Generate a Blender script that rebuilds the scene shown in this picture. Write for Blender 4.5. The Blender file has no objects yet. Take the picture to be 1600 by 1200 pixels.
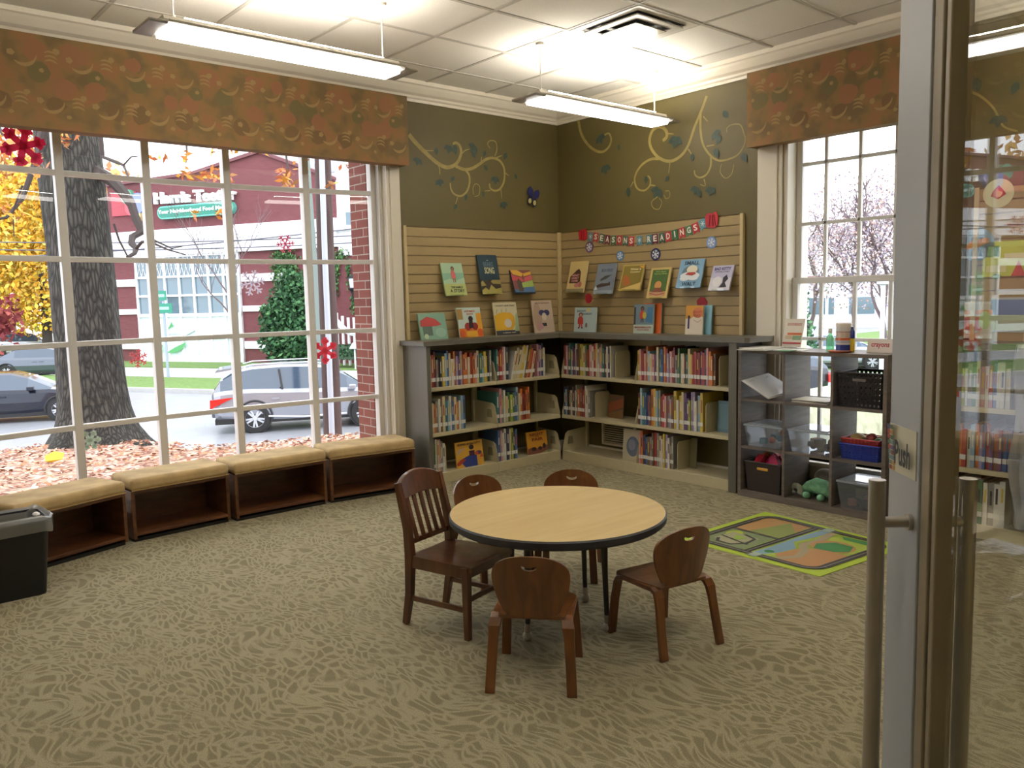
import bpy, math, random
from mathutils import Vector, Matrix, noise
from mathutils.geometry import tessellate_polygon
random.seed(7)
PI = math.pi
S = bpy.context.scene
COL = S.collection

# ------------------------------------------------------------------ camera
FPX = 1287.17
CAM = Vector((-5.492, -5.653, 1.48))
RX = (Vector((0.75610179, 0.08569154, -0.64881973)),
      Vector((-0.65405694, 0.06441026, -0.75369811)),
      Vector((-0.0227949, 0.99423754, 0.10474786)))
cd = bpy.data.cameras.new('camera')
cam = bpy.data.objects.new('camera', cd)
COL.objects.link(cam)
cd.sensor_width = 36
cd.lens = 36 * FPX / 1600
cd.clip_start = .05
cd.clip_end = 400
cam.matrix_world = Matrix.Translation(CAM) @ Matrix([tuple(r) for r in RX]).to_4x4()
S.camera = cam

# ------------------------------------------------------------------ sky, exposure
SKY = 2.15
w = bpy.data.worlds.new('overcast_sky')
S.world = w
w.use_nodes = True
nt = w.node_tree
bg = nt.nodes['Background']
tc = nt.nodes.new('ShaderNodeTexCoord')
sp = nt.nodes.new('ShaderNodeSeparateXYZ')
mr = nt.nodes.new('ShaderNodeMapRange')
mr.inputs[1].default_value = -.05
mr.inputs[2].default_value = .6
cr = nt.nodes.new('ShaderNodeValToRGB')
cr.color_ramp.elements[0].color = (.86, .91, 1, 1)
cr.color_ramp.elements[1].color = (.95, .97, 1, 1)
nt.links.new(tc.outputs['Generated'], sp.inputs[0])
nt.links.new(sp.outputs['Z'], mr.inputs[0])
nt.links.new(mr.outputs[0], cr.inputs[0])
nt.links.new(cr.outputs[0], bg.inputs[0])
bg.inputs[1].default_value = SKY
S.view_settings.view_transform = 'Standard'
S.view_settings.look = 'None'
S.view_settings.exposure = 0.88
S.view_settings.gamma = 1
S.view_settings.use_curve_mapping = False
S.cycles.use_denoising = True
S.cycles.caustics_reflective = False
S.cycles.caustics_refractive = False
S.cycles.max_bounces = 7
S.cycles.diffuse_bounces = 4
S.cycles.glossy_bounces = 4
S.cycles.transparent_max_bounces = 20
S.cycles.sample_clamp_indirect = 6
TUBE = 6.0      # ceiling lamp brightness
UPL = 40.0
WARM = (1, .87, .66)

# ------------------------------------------------------------------ measuring helpers
def ray(px, py):
    v = Vector((px - 800, -(py - 600), -FPX))
    return Vector([r.dot(v) for r in RX])
def onz(px, py, z):
    r = ray(px, py); return CAM + r * ((z - CAM.z) / r.z)
def ony(px, py, y):
    r = ray(px, py); return CAM + r * ((y - CAM.y) / r.y)
def onx(px, py, x):
    r = ray(px, py); return CAM + r * ((x - CAM.x) / r.x)
def onp(px, py, p0, n):
    r = ray(px, py); return CAM + r * ((Vector(p0) - CAM).dot(n) / r.dot(n))
def atd(px, py, d):
    return CAM + ray(px, py) * (d / FPX)

# ------------------------------------------------------------------ materials
def lin(h):
    if not isinstance(h, str): return tuple(h)[:3]
    h = h.lstrip('#')
    if len(h) == 3: h = ''.join(c * 2 for c in h)
    o = []
    for i in (0, 2, 4):
        c = int(h[i:i+2], 16) / 255
        o.append(c / 12.92 if c <= .04045 else ((c + .055) / 1.055) ** 2.4)
    return tuple(o)
_m = {}
def mat(name, col, rough=.6, metal=0, spec=.5, noise_amt=0, nscale=20, bump=0, bscale=60, stretch=None, coat=0, emit=0):
    if name in _m: return _m[name]
    m = bpy.data.materials.new(name); m.use_nodes = True
    n = m.node_tree; b = n.nodes['Principled BSDF']
    c = lin(col)
    b.inputs['Base Color'].default_value = (*c, 1)
    b.inputs['Roughness'].default_value = rough
    b.inputs['Metallic'].default_value = metal
    b.inputs['Specular IOR Level'].default_value = spec
    b.inputs['Coat Weight'].default_value = coat
    if emit:
        b.inputs['Emission Color'].default_value = (*c, 1)
        b.inputs['Emission Strength'].default_value = emit
    if noise_amt or bump:
        t = n.nodes.new('ShaderNodeTexCoord'); mp = n.nodes.new('ShaderNodeMapping')
        n.links.new(t.outputs['Object'], mp.inputs[0])
        if stretch: mp.inputs['Scale'].default_value = stretch
    if noise_amt:
        x = n.nodes.new('ShaderNodeTexNoise'); x.inputs['Scale'].default_value = nscale
        x.inputs['Detail'].default_value = 4
        n.links.new(mp.outputs[0], x.inputs['Vector'])
        r = n.nodes.new('ShaderNodeValToRGB')
        r.color_ramp.elements[0].position = .3; r.color_ramp.elements[1].position = .7
        r.color_ramp.elements[0].color = (*[v * (1 - noise_amt) for v in c], 1)
        r.color_ramp.elements[1].color = (*[min(1, v * (1 + noise_amt)) for v in c], 1)
        n.links.new(x.outputs['Fac'], r.inputs[0]); n.links.new(r.outputs[0], b.inputs['Base Color'])
    if bump:
        x = n.nodes.new('ShaderNodeTexNoise'); x.inputs['Scale'].default_value = bscale
        n.links.new(mp.outputs[0], x.inputs['Vector'])
        bp = n.nodes.new('ShaderNodeBump'); bp.inputs['Strength'].default_value = bump
        bp.inputs['Distance'].default_value = .01
        n.links.new(x.outputs['Fac'], bp.inputs['Height']); n.links.new(bp.outputs[0], b.inputs['Normal'])
    _m[name] = m
    return m
def cm(h, rough=.55):
    return mat('paint_' + h.lstrip('#') + '_%d' % int(rough * 100), h, rough)
def wood(name, c1, c2, rough=.35, scale=(1, 1, 12), sc=3.0, coat=.2):
    if name in _m: return _m[name]
    m = bpy.data.materials.new(name); m.use_nodes = True
    n = m.node_tree; b = n.nodes['Principled BSDF']
    t = n.nodes.new('ShaderNodeTexCoord'); mp = n.nodes.new('ShaderNodeMapping')
    mp.inputs['Scale'].default_value = scale
    x = n.nodes.new('ShaderNodeTexNoise'); x.inputs['Scale'].default_value = sc; x.inputs['Detail'].default_value = 6
    x.inputs['Distortion'].default_value = .6
    r = n.nodes.new('ShaderNodeValToRGB')
    r.color_ramp.elements[0].position = .32; r.color_ramp.elements[1].position = .68
    r.color_ramp.elements[0].color = (*lin(c1), 1); r.color_ramp.elements[1].color = (*lin(c2), 1)
    n.links.new(t.outputs['Object'], mp.inputs[0]); n.links.new(mp.outputs[0], x.inputs['Vector'])
    n.links.new(x.outputs['Fac'], r.inputs[0]); n.links.new(r.outputs[0], b.inputs['Base Color'])
    b.inputs['Roughness'].default_value = rough; b.inputs['Coat Weight'].default_value = coat
    _m[name] = m
    return m
def glass_mat(name, tint=(1, 1, 1), f0=.04, rough=0.0, haze=0.0, hazecol=(.8, .8, .8)):
    """clear sheet: transmits straight through and reflects by angle, from either side"""
    if name in _m: return _m[name]
    m = bpy.data.materials.new(name); m.use_nodes = True
    n = m.node_tree; n.nodes.clear()
    o = n.nodes.new('ShaderNodeOutputMaterial')
    tr = n.nodes.new('ShaderNodeBsdfTransparent'); tr.inputs[0].default_value = (*tint, 1)
    gl = n.nodes.new('ShaderNodeBsdfGlossy'); gl.inputs['Roughness'].default_value = rough
    gl.inputs[0].default_value = (1, 1, 1, 1)
    lw = n.nodes.new('ShaderNodeLayerWeight'); lw.inputs[0].default_value = .5
    p = n.nodes.new('ShaderNodeMath'); p.operation = 'POWER'; p.inputs[1].default_value = 5
    q = n.nodes.new('ShaderNodeMath'); q.operation = 'MULTIPLY_ADD'; q.inputs[1].default_value = 1 - f0; q.inputs[2].default_value = f0
    mx = n.nodes.new('ShaderNodeMixShader')
    n.links.new(lw.outputs['Facing'], p.inputs[0]); n.links.new(p.outputs[0], q.inputs[0])
    n.links.new(q.outputs[0], mx.inputs[0])
    src = tr
    if haze:
        d = n.nodes.new('ShaderNodeBsdfTranslucent'); d.inputs[0].default_value = (*hazecol, 1)
        d2 = n.nodes.new('ShaderNodeBsdfDiffuse'); d2.inputs[0].default_value = (*hazecol, 1)
        m3 = n.nodes.new('ShaderNodeMixShader'); m3.inputs[0].default_value = .5
        n.links.new(d.outputs[0], m3.inputs[1]); n.links.new(d2.outputs[0], m3.inputs[2])
        m2 = n.nodes.new('ShaderNodeMixShader'); m2.inputs[0].default_value = haze
        n.links.new(tr.outputs[0], m2.inputs[1]); n.links.new(m3.outputs[0], m2.inputs[2]); src = m2
    n.links.new(src.outputs[0], mx.inputs[1]); n.links.new(gl.outputs[0], mx.inputs[2])
    n.links.new(mx.outputs[0], o.inputs[0])
    _m[name] = m
    return m

# ------------------------------------------------------------------ mesh builder
class MB:
    def __init__(s): s.v = []; s.f = []; s.m = []; s.mats = []
    def mi(s, m):
        if m not in s.mats: s.mats.append(m)
        return s.mats.index(m)
    def add(s, vs, fs, m):
        o = len(s.v); k = s.mi(m)
        s.v += [tuple(v) for v in vs]; s.f += [tuple(i + o for i in f) for f in fs]; s.m += [k] * len(fs)
    def box(s, x0, x1, y0, y1, z0, z1, m, M=None):
        vs = [Vector((x, y, z)) for x in (x0, x1) for y in (y0, y1) for z in (z0, z1)]
        if M is not None: vs = [M @ v for v in vs]
        s.add(vs, [(0, 1, 3, 2), (4, 6, 7, 5), (0, 4, 5, 1), (2, 3, 7, 6), (0, 2, 6, 4), (1, 5, 7, 3)], m)
        return s
    def hexa(s, b, t, m):
        """four bottom points and four top points, counter-clockwise from above"""
        s.add(list(b) + list(t), [(3, 2, 1, 0), (4, 5, 6, 7), (0, 1, 5, 4), (1, 2, 6, 5), (2, 3, 7, 6), (3, 0, 4, 7)], m)
        return s
    def prism(s, pts, a, b, m, axis='y', M=None):
        """outline pts in the plane across axis, from a to b"""
        def P(p, q):
            v = {'y': (p[0], q, p[1]), 'x': (q, p[0], p[1]), 'z': (p[0], p[1], q)}[axis]
            v = Vector(v); return M @ v if M is not None else v
        n = len(pts)
        vs = [P(p, a) for p in pts] + [P(p, b) for p in pts]
        tri = tessellate_polygon([[Vector((p[0], p[1], 0)) for p in pts]])
        fs = [tuple(t) for t in tri] + [tuple(n + i for i in reversed(t)) for t in tri]
        fs += [(i, (i + 1) % n, n + (i + 1) % n, n + i) for i in range(n)]
        s.add(vs, fs, m); return s
    def tube(s, path, r, m, n=8, cap=True):
        path = [Vector(p) for p in path]; rs = r if isinstance(r, (list, tuple)) else [r] * len(path)
        rings = []; up = None
        for i, p in enumerate(path):
            d = (path[min(i + 1, len(path) - 1)] - path[max(i - 1, 0)]).normalized()
            if up is None: up = Vector((0, 0, 1)) if abs(d.z) < .9 else Vector((1, 0, 0))
            a = d.cross(up).normalized(); b = a.cross(d).normalized(); up = b
            rings.append([p + (a * math.cos(2 * PI * k / n) + b * math.sin(2 * PI * k / n)) * rs[i] for k in range(n)])
        vs = [v for r_ in rings for v in r_]; fs = []
        for i in range(len(path) - 1):
            for k in range(n):
                fs.append((i * n + k, i * n + (k + 1) % n, (i + 1) * n + (k + 1) % n, (i + 1) * n + k))
        if cap: fs += [tuple(range(n))[::-1], tuple(range(len(vs) - n, len(vs)))]
        s.add(vs, fs, m); return s
    def lathe(s, prof, m, c=(0, 0, 0), n=24, M=None, cap=True):
        vs = []
        for r, z in prof:
            for k in range(n):
                v = Vector((c[0] + r * math.cos(2 * PI * k / n), c[1] + r * math.sin(2 * PI * k / n), c[2] + z))
                vs.append(M @ v if M is not None else v)
        fs = []
        for i in range(len(prof) - 1):
            for k in range(n): fs.append((i * n + k, i * n + (k + 1) % n, (i + 1) * n + (k + 1) % n, (i + 1) * n + k))
        if cap:
            if prof[0][0] > 1e-4: fs.append(tuple(range(n))[::-1])
            if prof[-1][0] > 1e-4: fs.append(tuple(range(len(vs) - n, len(vs))))
        s.add(vs, fs, m); return s
    def ball(s, c, r, m, n=14, k=8, sq=(1, 1, 1), M=None):
        prof = [(max(1e-5, math.sin(PI * i / k)), -math.cos(PI * i / k)) for i in range(k + 1)]
        vs = []
        for a, z in prof:
            for j in range(n):
                v = Vector((a * math.cos(2 * PI * j / n) * sq[0] * r, a * math.sin(2 * PI * j / n) * sq[1] * r, z * sq[2] * r))
                if M is not None: v = M @ v
                vs.append(v + Vector(c))
        fs = [(i * n + j, i * n + (j + 1) % n, (i + 1) * n + (j + 1) % n, (i + 1) * n + j) for i in range(k) for j in range(n)]
        s.add(vs, fs, m); return s
    def build(s, name, parent=None, smooth=False, bevel=0, seg=2, subsurf=0):
        me = bpy.data.meshes.new(name)
        me.from_pydata([tuple(v) for v in s.v], [], s.f)
        for m in s.mats: me.materials.append(m)
        me.polygons.foreach_set('material_index', s.m)
        if smooth: me.polygons.foreach_set('use_smooth', [True] * len(s.f))
        me.update()
        o = bpy.data.objects.new(name, me); COL.objects.link(o)
        if parent: o.parent = parent
        if bevel:
            b = o.modifiers.new('bevel', 'BEVEL'); b.width = bevel; b.segments = seg; b.limit_method = 'ANGLE'
            b.angle_limit = .6
        if subsurf:
            b = o.modifiers.new('sub', 'SUBSURF'); b.levels = subsurf; b.render_levels = subsurf
        if smooth:
            try: me.set_sharp_from_angle(angle=.7)
            except Exception: pass
        return o
def tag(o, label=None, cat=None, group=None, kind=None):
    if label: o['label'] = label
    if cat: o['category'] = cat
    if group: o['group'] = group
    if kind: o['kind'] = kind
    return o
def thing(name, label, cat, loc=(0, 0, 0), rz=0, group=None, kind=None):
    o = bpy.data.objects.new(name, None); COL.objects.link(o)
    o.location = loc; o.rotation_euler = (0, 0, rz); o.empty_display_size = .1
    return tag(o, label, cat, group, kind)
def copy_tree(o, parent=None):
    c = o.copy(); COL.objects.link(c); c.parent = parent
    for ch in list(o.children): copy_tree(ch, c)
    return c

# ---- lettering
_txt = {}
def text_mesh(s, bold=0.0):
    k = (s, bold)
    if k in _txt: return _txt[k]
    c = bpy.data.curves.new('lettering', 'FONT'); c.body = s; c.size = 1; c.resolution_u = 2; c.offset = bold
    c.align_x = 'CENTER'; c.align_y = 'CENTER'
    o = bpy.data.objects.new('lettering', c); COL.objects.link(o)
    me = o.evaluated_get(bpy.context.evaluated_depsgraph_get()).to_mesh()
    vs = [v.co.copy() for v in me.vertices]; fs = [tuple(p.vertices) for p in me.polygons]
    bpy.data.objects.remove(o); bpy.data.curves.remove(c)
    if vs:
        xs = [v.x for v in vs]; ys = [v.y for v in vs]
        cx, cy = (min(xs) + max(xs)) / 2, (min(ys) + max(ys)) / 2
        wd, hh = max(xs) - min(xs), max(ys) - min(ys)
        vs = [(v.x - cx, v.y - cy) for v in vs]
    else: wd = hh = 1
    _txt[k] = (vs, fs, wd, hh)
    return _txt[k]
def draw(mb, ops, w, h, put, step=.0004, start=.0005):
    """printed artwork: ops in 0..1 units; put(u, v, lift) gives the point on the surface"""
    z = start
    for op in ops:
        k = op[0]
        if k == 'rect':
            _, a, b, c, d, col = op; pts = [(a, b), (c, b), (c, d), (a, d)]
        elif k == 'ell':
            _, cu, cv, ru, rv, col = op
            pts = [(cu + ru * math.cos(t * PI / 9), cv + rv * math.sin(t * PI / 9)) for t in range(18)]
        elif k == 'poly':
            _, pts, col = op
        elif k == 'line':
            _, path, wd, col = op
            L = []; R_ = []
            for i, p in enumerate(path):
                a = path[max(i - 1, 0)]; b = path[min(i + 1, len(path) - 1)]
                dx, dy = (b[0] - a[0]) * w, (b[1] - a[1]) * h; ln = math.hypot(dx, dy) or 1
                wi = wd[i] if isinstance(wd, (list, tuple)) else wd
                nx, ny = -dy / ln * wi / 2 / w, dx / ln * wi / 2 / h
                L.append((p[0] + nx, p[1] + ny)); R_.append((p[0] - nx, p[1] - ny))
            vs = [put(u, v, z) for u, v in L + R_]; n = len(path)
            mb.add(vs, [(i, n + i, n + i + 1, i + 1) for i in range(n - 1)], cm(col) if isinstance(col, str) else col)
            z += step; continue
        elif k == 'text':
            _, s_, cu, cv, tw, th, col = op[:7]
            ang = op[7] if len(op) > 7 else 0
            vs, fs, bw, bh = text_mesh(s_, .03)
            ca, sa = math.cos(ang), math.sin(ang)
            o = []
            for x, y in vs:
                X, Y = x / bw * tw * w, y / bh * th * h
                o.append(put(cu + (X * ca - Y * sa) / w, cv + (X * sa + Y * ca) / h, z))
            mb.add(o, fs, cm(col) if isinstance(col, str) else col); z += step; continue
        tri = tessellate_polygon([[Vector((p[0], p[1], 0)) for p in pts]])
        # keep faces towards the viewer side
        fs = []
        for t in tri:
            a, b, c = [pts[i] for i in t]
            ar = (b[0] - a[0]) * (c[1] - a[1]) - (c[0] - a[0]) * (b[1] - a[1])
            fs.append(tuple(t) if ar > 0 else tuple(reversed(t)))
        mb.add([put(u, v, z) for u, v in pts], fs, cm(col) if isinstance(col, str) else col)
        z += step
def flat(w, h, y0=0.0):
    """local sheet: x right, z up, facing -y"""
    return lambda u, v, l: (u * w, y0 - l, v * h)

# ------------------------------------------------------------------ shared materials
M_olive = mat('olive_wall_paint', '#5c522c', .55, noise_amt=.04, nscale=3)
M_ceil = mat('ceiling_tile', '#e9e5dc', .9, noise_amt=.03, nscale=80, bump=.15, bscale=150)
M_grid = mat('ceiling_grid_metal', '#bdb8ae', .5)
M_trim = mat('white_trim_paint', '#e2dac9', .4)
M_sash = mat('white_sash_paint', '#dcdad6', .4)
M_shelf = mat('beige_shelf_metal', '#c0b694', .4, noise_amt=.03)
M_panel = mat('grey_brown_laminate', '#625e52', .45, noise_amt=.08, nscale=6, stretch=(1, 1, .2))
M_slat = mat('tan_slat_laminate', '#9f8a5f', .5, noise_amt=.05, nscale=4, stretch=(.3, 1, 1))
M_slatd = mat('slat_edge_trim', '#c4b184', .4)
M_cushion = mat('tan_suede', '#b59c6e', .85, noise_amt=.22, nscale=7, bump=.2, bscale=30)
M_cherry = wood('cherry_veneer', '#4c2a15', '#68401f', .4, (2, 2, 10), 3)
M_chair = wood('walnut_stained_beech', '#60391b', '#7d4e29', .3, (6, 6, 1), 4, .35)
M_chair2 = wood('dark_chair_wood', '#4a2915', '#663c20', .28, (6, 6, 1), 4, .4)
M_top = wood('maple_laminate', '#e2c58c', '#edd39d', .28, (1, 8, 1), 2, .15)
M_edge = mat('dark_rubber_edge', '#34353a', .5)
M_steel = mat('brushed_steel', '#b9b2a6', .42, .75)
M_dgrey = mat('dark_grey_metal', '#4b4a48', .45, .5)
M_cube = wood('grey_oak_laminate', '#5a5048', '#6f645a', .5, (1, 1, 10), 4, 0)
M_paper = mat('page_block', '#d9d2c0', .8)
M_label = mat('white_spine_label', '#d6d6cf', .6)
M_glass = glass_mat('window_glass')
M_white = cm('#e8e6e0')

def carpet():
    m = bpy.data.materials.new('leaf_pattern_carpet'); m.use_nodes = True
    n = m.node_tree; b = n.nodes['Principled BSDF']; L = n.links.new
    t = n.nodes.new('ShaderNodeTexCoord')
    def warp(amp, sc, src):
        x = n.nodes.new('ShaderNodeTexNoise'); x.inputs['Scale'].default_value = sc; x.inputs['Detail'].default_value = 1
        L(src, x.inputs['Vector'])
        s1 = n.nodes.new('ShaderNodeVectorMath'); s1.operation = 'SUBTRACT'; s1.inputs[1].default_value = (.5, .5, .5)
        s2 = n.nodes.new('ShaderNodeVectorMath'); s2.operation = 'SCALE'; s2.inputs['Scale'].default_value = amp
        s3 = n.nodes.new('ShaderNodeVectorMath'); s3.operation = 'ADD'
        L(x.outputs['Color'], s1.inputs[0]); L(s1.outputs[0], s2.inputs[0]); L(src, s3.inputs[0]); L(s2.outputs[0], s3.inputs[1])
        return s3.outputs[0]
    facs = []
    for ang, scl, ws in ((38, (36, 11.5, 1), 2.0), (112, (29, 13, 1), 2.4)):
        v = warp(.34, ws, t.outputs['Object'])
        v = warp(.07, 7, v)
        mp = n.nodes.new('ShaderNodeMapping'); mp.inputs['Rotation'].default_value = (0, 0, math.radians(ang)); mp.inputs['Scale'].default_value = scl
        L(v, mp.inputs[0])
        vo = n.nodes.new('ShaderNodeTexVoronoi'); vo.feature = 'DISTANCE_TO_EDGE'; vo.inputs['Scale'].default_value = 1
        L(mp.outputs[0], vo.inputs['Vector'])
        r = n.nodes.new('ShaderNodeValToRGB'); r.color_ramp.elements[0].position = .06; r.color_ramp.elements[1].position = .18
        L(vo.outputs['Distance'], r.inputs[0]); facs.append(r.outputs[0])
    big = n.nodes.new('ShaderNodeTexNoise'); big.inputs['Scale'].default_value = 2.2; L(t.outputs['Object'], big.inputs['Vector'])
    bigr = n.nodes.new('ShaderNodeValToRGB'); bigr.color_ramp.elements[0].position = .45; bigr.color_ramp.elements[1].position = .55
    L(big.outputs['Fac'], bigr.inputs[0])
    mx = n.nodes.new('ShaderNodeMix'); mx.data_type = 'FLOAT'
    L(bigr.outputs[0], mx.inputs[0]); L(facs[0], mx.inputs[2]); L(facs[1], mx.inputs[3])
    col = n.nodes.new('ShaderNodeMix'); col.data_type = 'RGBA'
    col.inputs[6].default_value = (*lin('#9b9378'), 1); col.inputs[7].default_value = (*lin('#7f775d'), 1)
    L(mx.outputs[0], col.inputs[0])
    fn = n.nodes.new('ShaderNodeTexNoise'); fn.inputs['Scale'].default_value = 220; fn.inputs['Detail'].default_value = 2
    L(t.outputs['Object'], fn.inputs['Vector'])
    ov = n.nodes.new('ShaderNodeMix'); ov.data_type = 'RGBA'; ov.blend_type = 'OVERLAY'; ov.inputs[0].default_value = .55
    L(col.outputs[2], ov.inputs[6]); L(fn.outputs['Fac'], ov.inputs[7]); L(ov.outputs[2], b.inputs['Base Color'])
    bp = n.nodes.new('ShaderNodeBump'); bp.inputs['Strength'].default_value = .5; bp.inputs['Distance'].default_value = .004
    L(fn.outputs['Fac'], bp.inputs['Height']); L(bp.outputs[0], b.inputs['Normal'])
    b.inputs['Roughness'].default_value = .95; b.inputs['Specular IOR Level'].default_value = .15
    return m
M_carpet = carpet()

def valance_mat():
    m = bpy.data.materials.new('patterned_valance_fabric'); m.use_nodes = True
    n = m.node_tree; b = n.nodes['Principled BSDF']; L = n.links.new
    t = n.nodes.new('ShaderNodeTexCoord')
    x = n.nodes.new('ShaderNodeTexNoise'); x.inputs['Scale'].default_value = 7; L(t.outputs['Object'], x.inputs['Vector'])
    r = n.nodes.new('ShaderNodeValToRGB')
    r.color_ramp.elements[0].position = .38; r.color_ramp.elements[1].position = .62
    r.color_ramp.elements[0].color = (*lin('#6e5a39'), 1); r.color_ramp.elements[1].color = (*lin('#8a633e'), 1)
    e = r.color_ramp.elements.new(.5); e.color = (*lin('#80653c'), 1)
    L(x.outputs['Fac'], r.inputs[0])
    L(r.outputs[0], b.inputs['Base Color'])
    b.inputs['Roughness'].default_value = .8
    return m
M_val = valance_mat()

def brick_mat(name, c1, c2, mortar, scale=4.2, mort=.018):
    m = bpy.data.materials.new(name); m.use_nodes = True
    n = m.node_tree; b = n.nodes['Principled BSDF']; L = n.links.new
    t = n.nodes.new('ShaderNodeTexCoord'); sp = n.nodes.new('ShaderNodeSeparateXYZ'); L(t.outputs['Object'], sp.inputs[0])
    ad = n.nodes.new('ShaderNodeMath'); L(sp.outputs[0], ad.inputs[0]); L(sp.outputs[1], ad.inputs[1])
    cb = n.nodes.new('ShaderNodeCombineXYZ'); L(ad.outputs[0], cb.inputs[0]); L(sp.outputs[2], cb.inputs[1])
    k = n.nodes.new('ShaderNodeTexBrick'); L(cb.outputs[0], k.inputs['Vector'])
    k.inputs['Scale'].default_value = scale; k.inputs['Mortar Size'].default_value = mort
    k.inputs['Brick Width'].default_value = .9; k.inputs['Row Height'].default_value = .3
    k.inputs['Color1'].default_value = (*lin(c1), 1); k.inputs['Color2'].default_value = (*lin(c2), 1); k.inputs['Mortar'].default_value = (*lin(mortar), 1)
    L(k.outputs['Color'], b.inputs['Base Color']); b.inputs['Roughness'].default_value = .85
    return m
M_brick = brick_mat('near_red_brick', '#6b362d', '#7c4236', '#9a9085')
M_fbrick = brick_mat('store_red_brick', '#6b3a3e', '#714043', '#6f4447', 3.0, .01)

# ------------------------------------------------------------------ the room
H = 3.2
# window arc on the window wall
def arc(x): return .12 + .165 * (1 - ((x + 3.33) / 1.40) ** 2)
WX0, WX1 = -4.73, -1.93
OX0, OX1 = -4.80, -1.885      # opening in the wall
OZ0, OZ1 = .12, 2.93
TH = .36
def wall_mb(segs, m):
    b = MB()
    for s_ in segs: b.box(*s_, m)
    return b
wa = wall_mb([(-7.6, OX0, 0, TH, 0, H), (OX1, .3, 0, TH, 0, H), (OX0, OX1, .125, TH, 0, OZ0), (OX0, OX1, 0, TH, OZ1, H)], M_olive).build('wall_window_side')
tag(wa, kind='structure')
# banner wall with the sash window opening
BY0, BY1, BZ0, BZ1 = -3.36, -2.34, .25, 2.86
wb = wall_mb([(0, .3, BY1, 0, 0, H), (0, .3, -9.6, BY0, 0, H), (0, .3, BY0, BY1, 0, BZ0), (0, .3, BY0, BY1, BZ1, H)], M_olive).build('wall_banner_side')
tag(wb, kind='structure')
tag(MB().box(-7.6, -7.45, -9.5, 0, 0, H, M_olive).build('wall_entry_side'), kind='structure')
tag(MB().box(-7.6, .3, -9.6, -9.5, 0, H, M_olive).build('wall_back'), kind='structure')
tag(MB().box(-7.6, .3, -9.6, TH, -.06, 0, M_carpet).build('floor'), kind='structure')
ce = MB().box(-7.6, .3, -9.6, TH, H, H + .08, M_ceil).build('ceiling')
tag(ce, kind='structure')
g = MB()
for k in range(-12, 3):
    x = -.94 + .61 * k
    if -7.4 < x < 0: g.box(x - .012, x + .012, -9.5, 0, H - .004, H + .001, M_grid)
for k in range(-14, 5):
    y = -1.70 + .61 * k
    if -9.4 < y < 0: g.box(-7.45, 0, y - .012, y + .012, H - .0055, H + .001, M_grid)
g.build('ceiling_grid', ce)
# crown moulding, mitred at the corner
prof = [(0, 3.055), (.014, 3.055), (.018, 3.075), (.03, 3.085), (.036, 3.10), (.06, 3.115), (.088, 3.15), (.098, 3.165), (.112, 3.172), (.116, 3.2), (0, 3.2)]
def crown(pts):
    b = MB(); n = len(prof); vs = []
    for (x, y), (dx, dy) in pts: vs += [(x + dx * p, y + dy * p, z) for p, z in prof]
    fs = []
    for i in range(len(pts) - 1):
        for k in range(n): fs.append((i * n + k, i * n + (k + 1) % n, (i + 1) * n + (k + 1) % n, (i + 1) * n + k))
    b.add(vs, fs, M_trim); return b
tag(crown([((-7.45, 0), (0, -1)), ((0, 0), (-1, -1)), ((0, -9.5), (-1, 0))]).build('trim_crown'), kind='structure')
def base(x0, x1, y0, y1): return MB().box(x0, x1, y0, y1, 0, .1, M_trim)
tag(base(-7.45, -4.93, -.015, 0).box(-1.77, 0, -.015, 0, 0, .1, M_trim).build('baseboard_window_side'), kind='structure')
tag(base(-.015, 0, -9.5, -.015).build('baseboard_banner_side'), kind='structure')

# ---- bow window
win = thing('window_1', None, None, kind='structure')
fr = MB()
XM = [-4.73, -4.17, -3.627, -3.07, -2.48, -1.93]
RZ = [2.873, 2.325, 1.786, 1.243, .702, .165]
def bowbox(b, x0, x1, z0, z1, t, m):
    a = Vector((x0, arc(x0), 0)); c = Vector((x1, arc(x1), 0)); d = (c - a).normalized(); nn = Vector((-d.y, d.x, 0)) * t / 2
    P = [a - nn, c - nn, c + nn, a + nn]
    b.hexa([p + Vector((0, 0, z0)) for p in P], [p + Vector((0, 0, z1)) for p in P], m)
for i in range(5):
    for z in RZ: bowbox(fr, XM[i], XM[i + 1], z - .017, z + .017, .045, M_sash)
    bowbox(fr, XM[i], XM[i + 1], OZ0, .175, .07, M_sash)
    bowbox(fr, XM[i], XM[i + 1], 2.86, OZ1, .07, M_sash)
for i, x in enumerate(XM):
    wd = .026 if 0 < i < 5 else .045
    fr.box(x - wd, x + wd, arc(x) - .03, arc(x) + .035, OZ0, OZ1, M_sash)
fr.build('window_frame', win, bevel=.004)
gl = MB()
for i in range(5):
    a, c = XM[i], XM[i + 1]
    gl.add([(a, arc(a) + .004, OZ0), (c, arc(c) + .004, OZ0), (c, arc(c) + .004, OZ1), (a, arc(a) + .004, OZ1)], [(0, 1, 2, 3)], M_glass)
gl.build('window_pane', win)
c = MB()   # casing boards, jamb lining, sill
c.box(OX1 - .015, -1.775, -.022, .0, .1, 2.98, M_trim).box(OX1 + .01, -1.79, -.032, -.022, .1, 2.98, M_trim)
c.box(-4.92, OX0 + .015, -.022, .0, .1, 2.98, M_trim)
c.box(OX1 - .018, OX1, .0, TH, OZ0, OZ1, M_trim).box(OX0, OX0 + .018, .0, TH, OZ0, OZ1, M_trim)
c.box(OX1 - .05, OX1 - .018, .04, .15, OZ0, OZ1, M_sash)
c.box(OX0, OX1, .11, TH, OZ0 - .03, OZ0 + .005, M_trim).box(-4.92, -1.775, -.022, 0, 2.93, 3.0, M_trim)
c.build('window_casing', win, bevel=.004)
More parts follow.
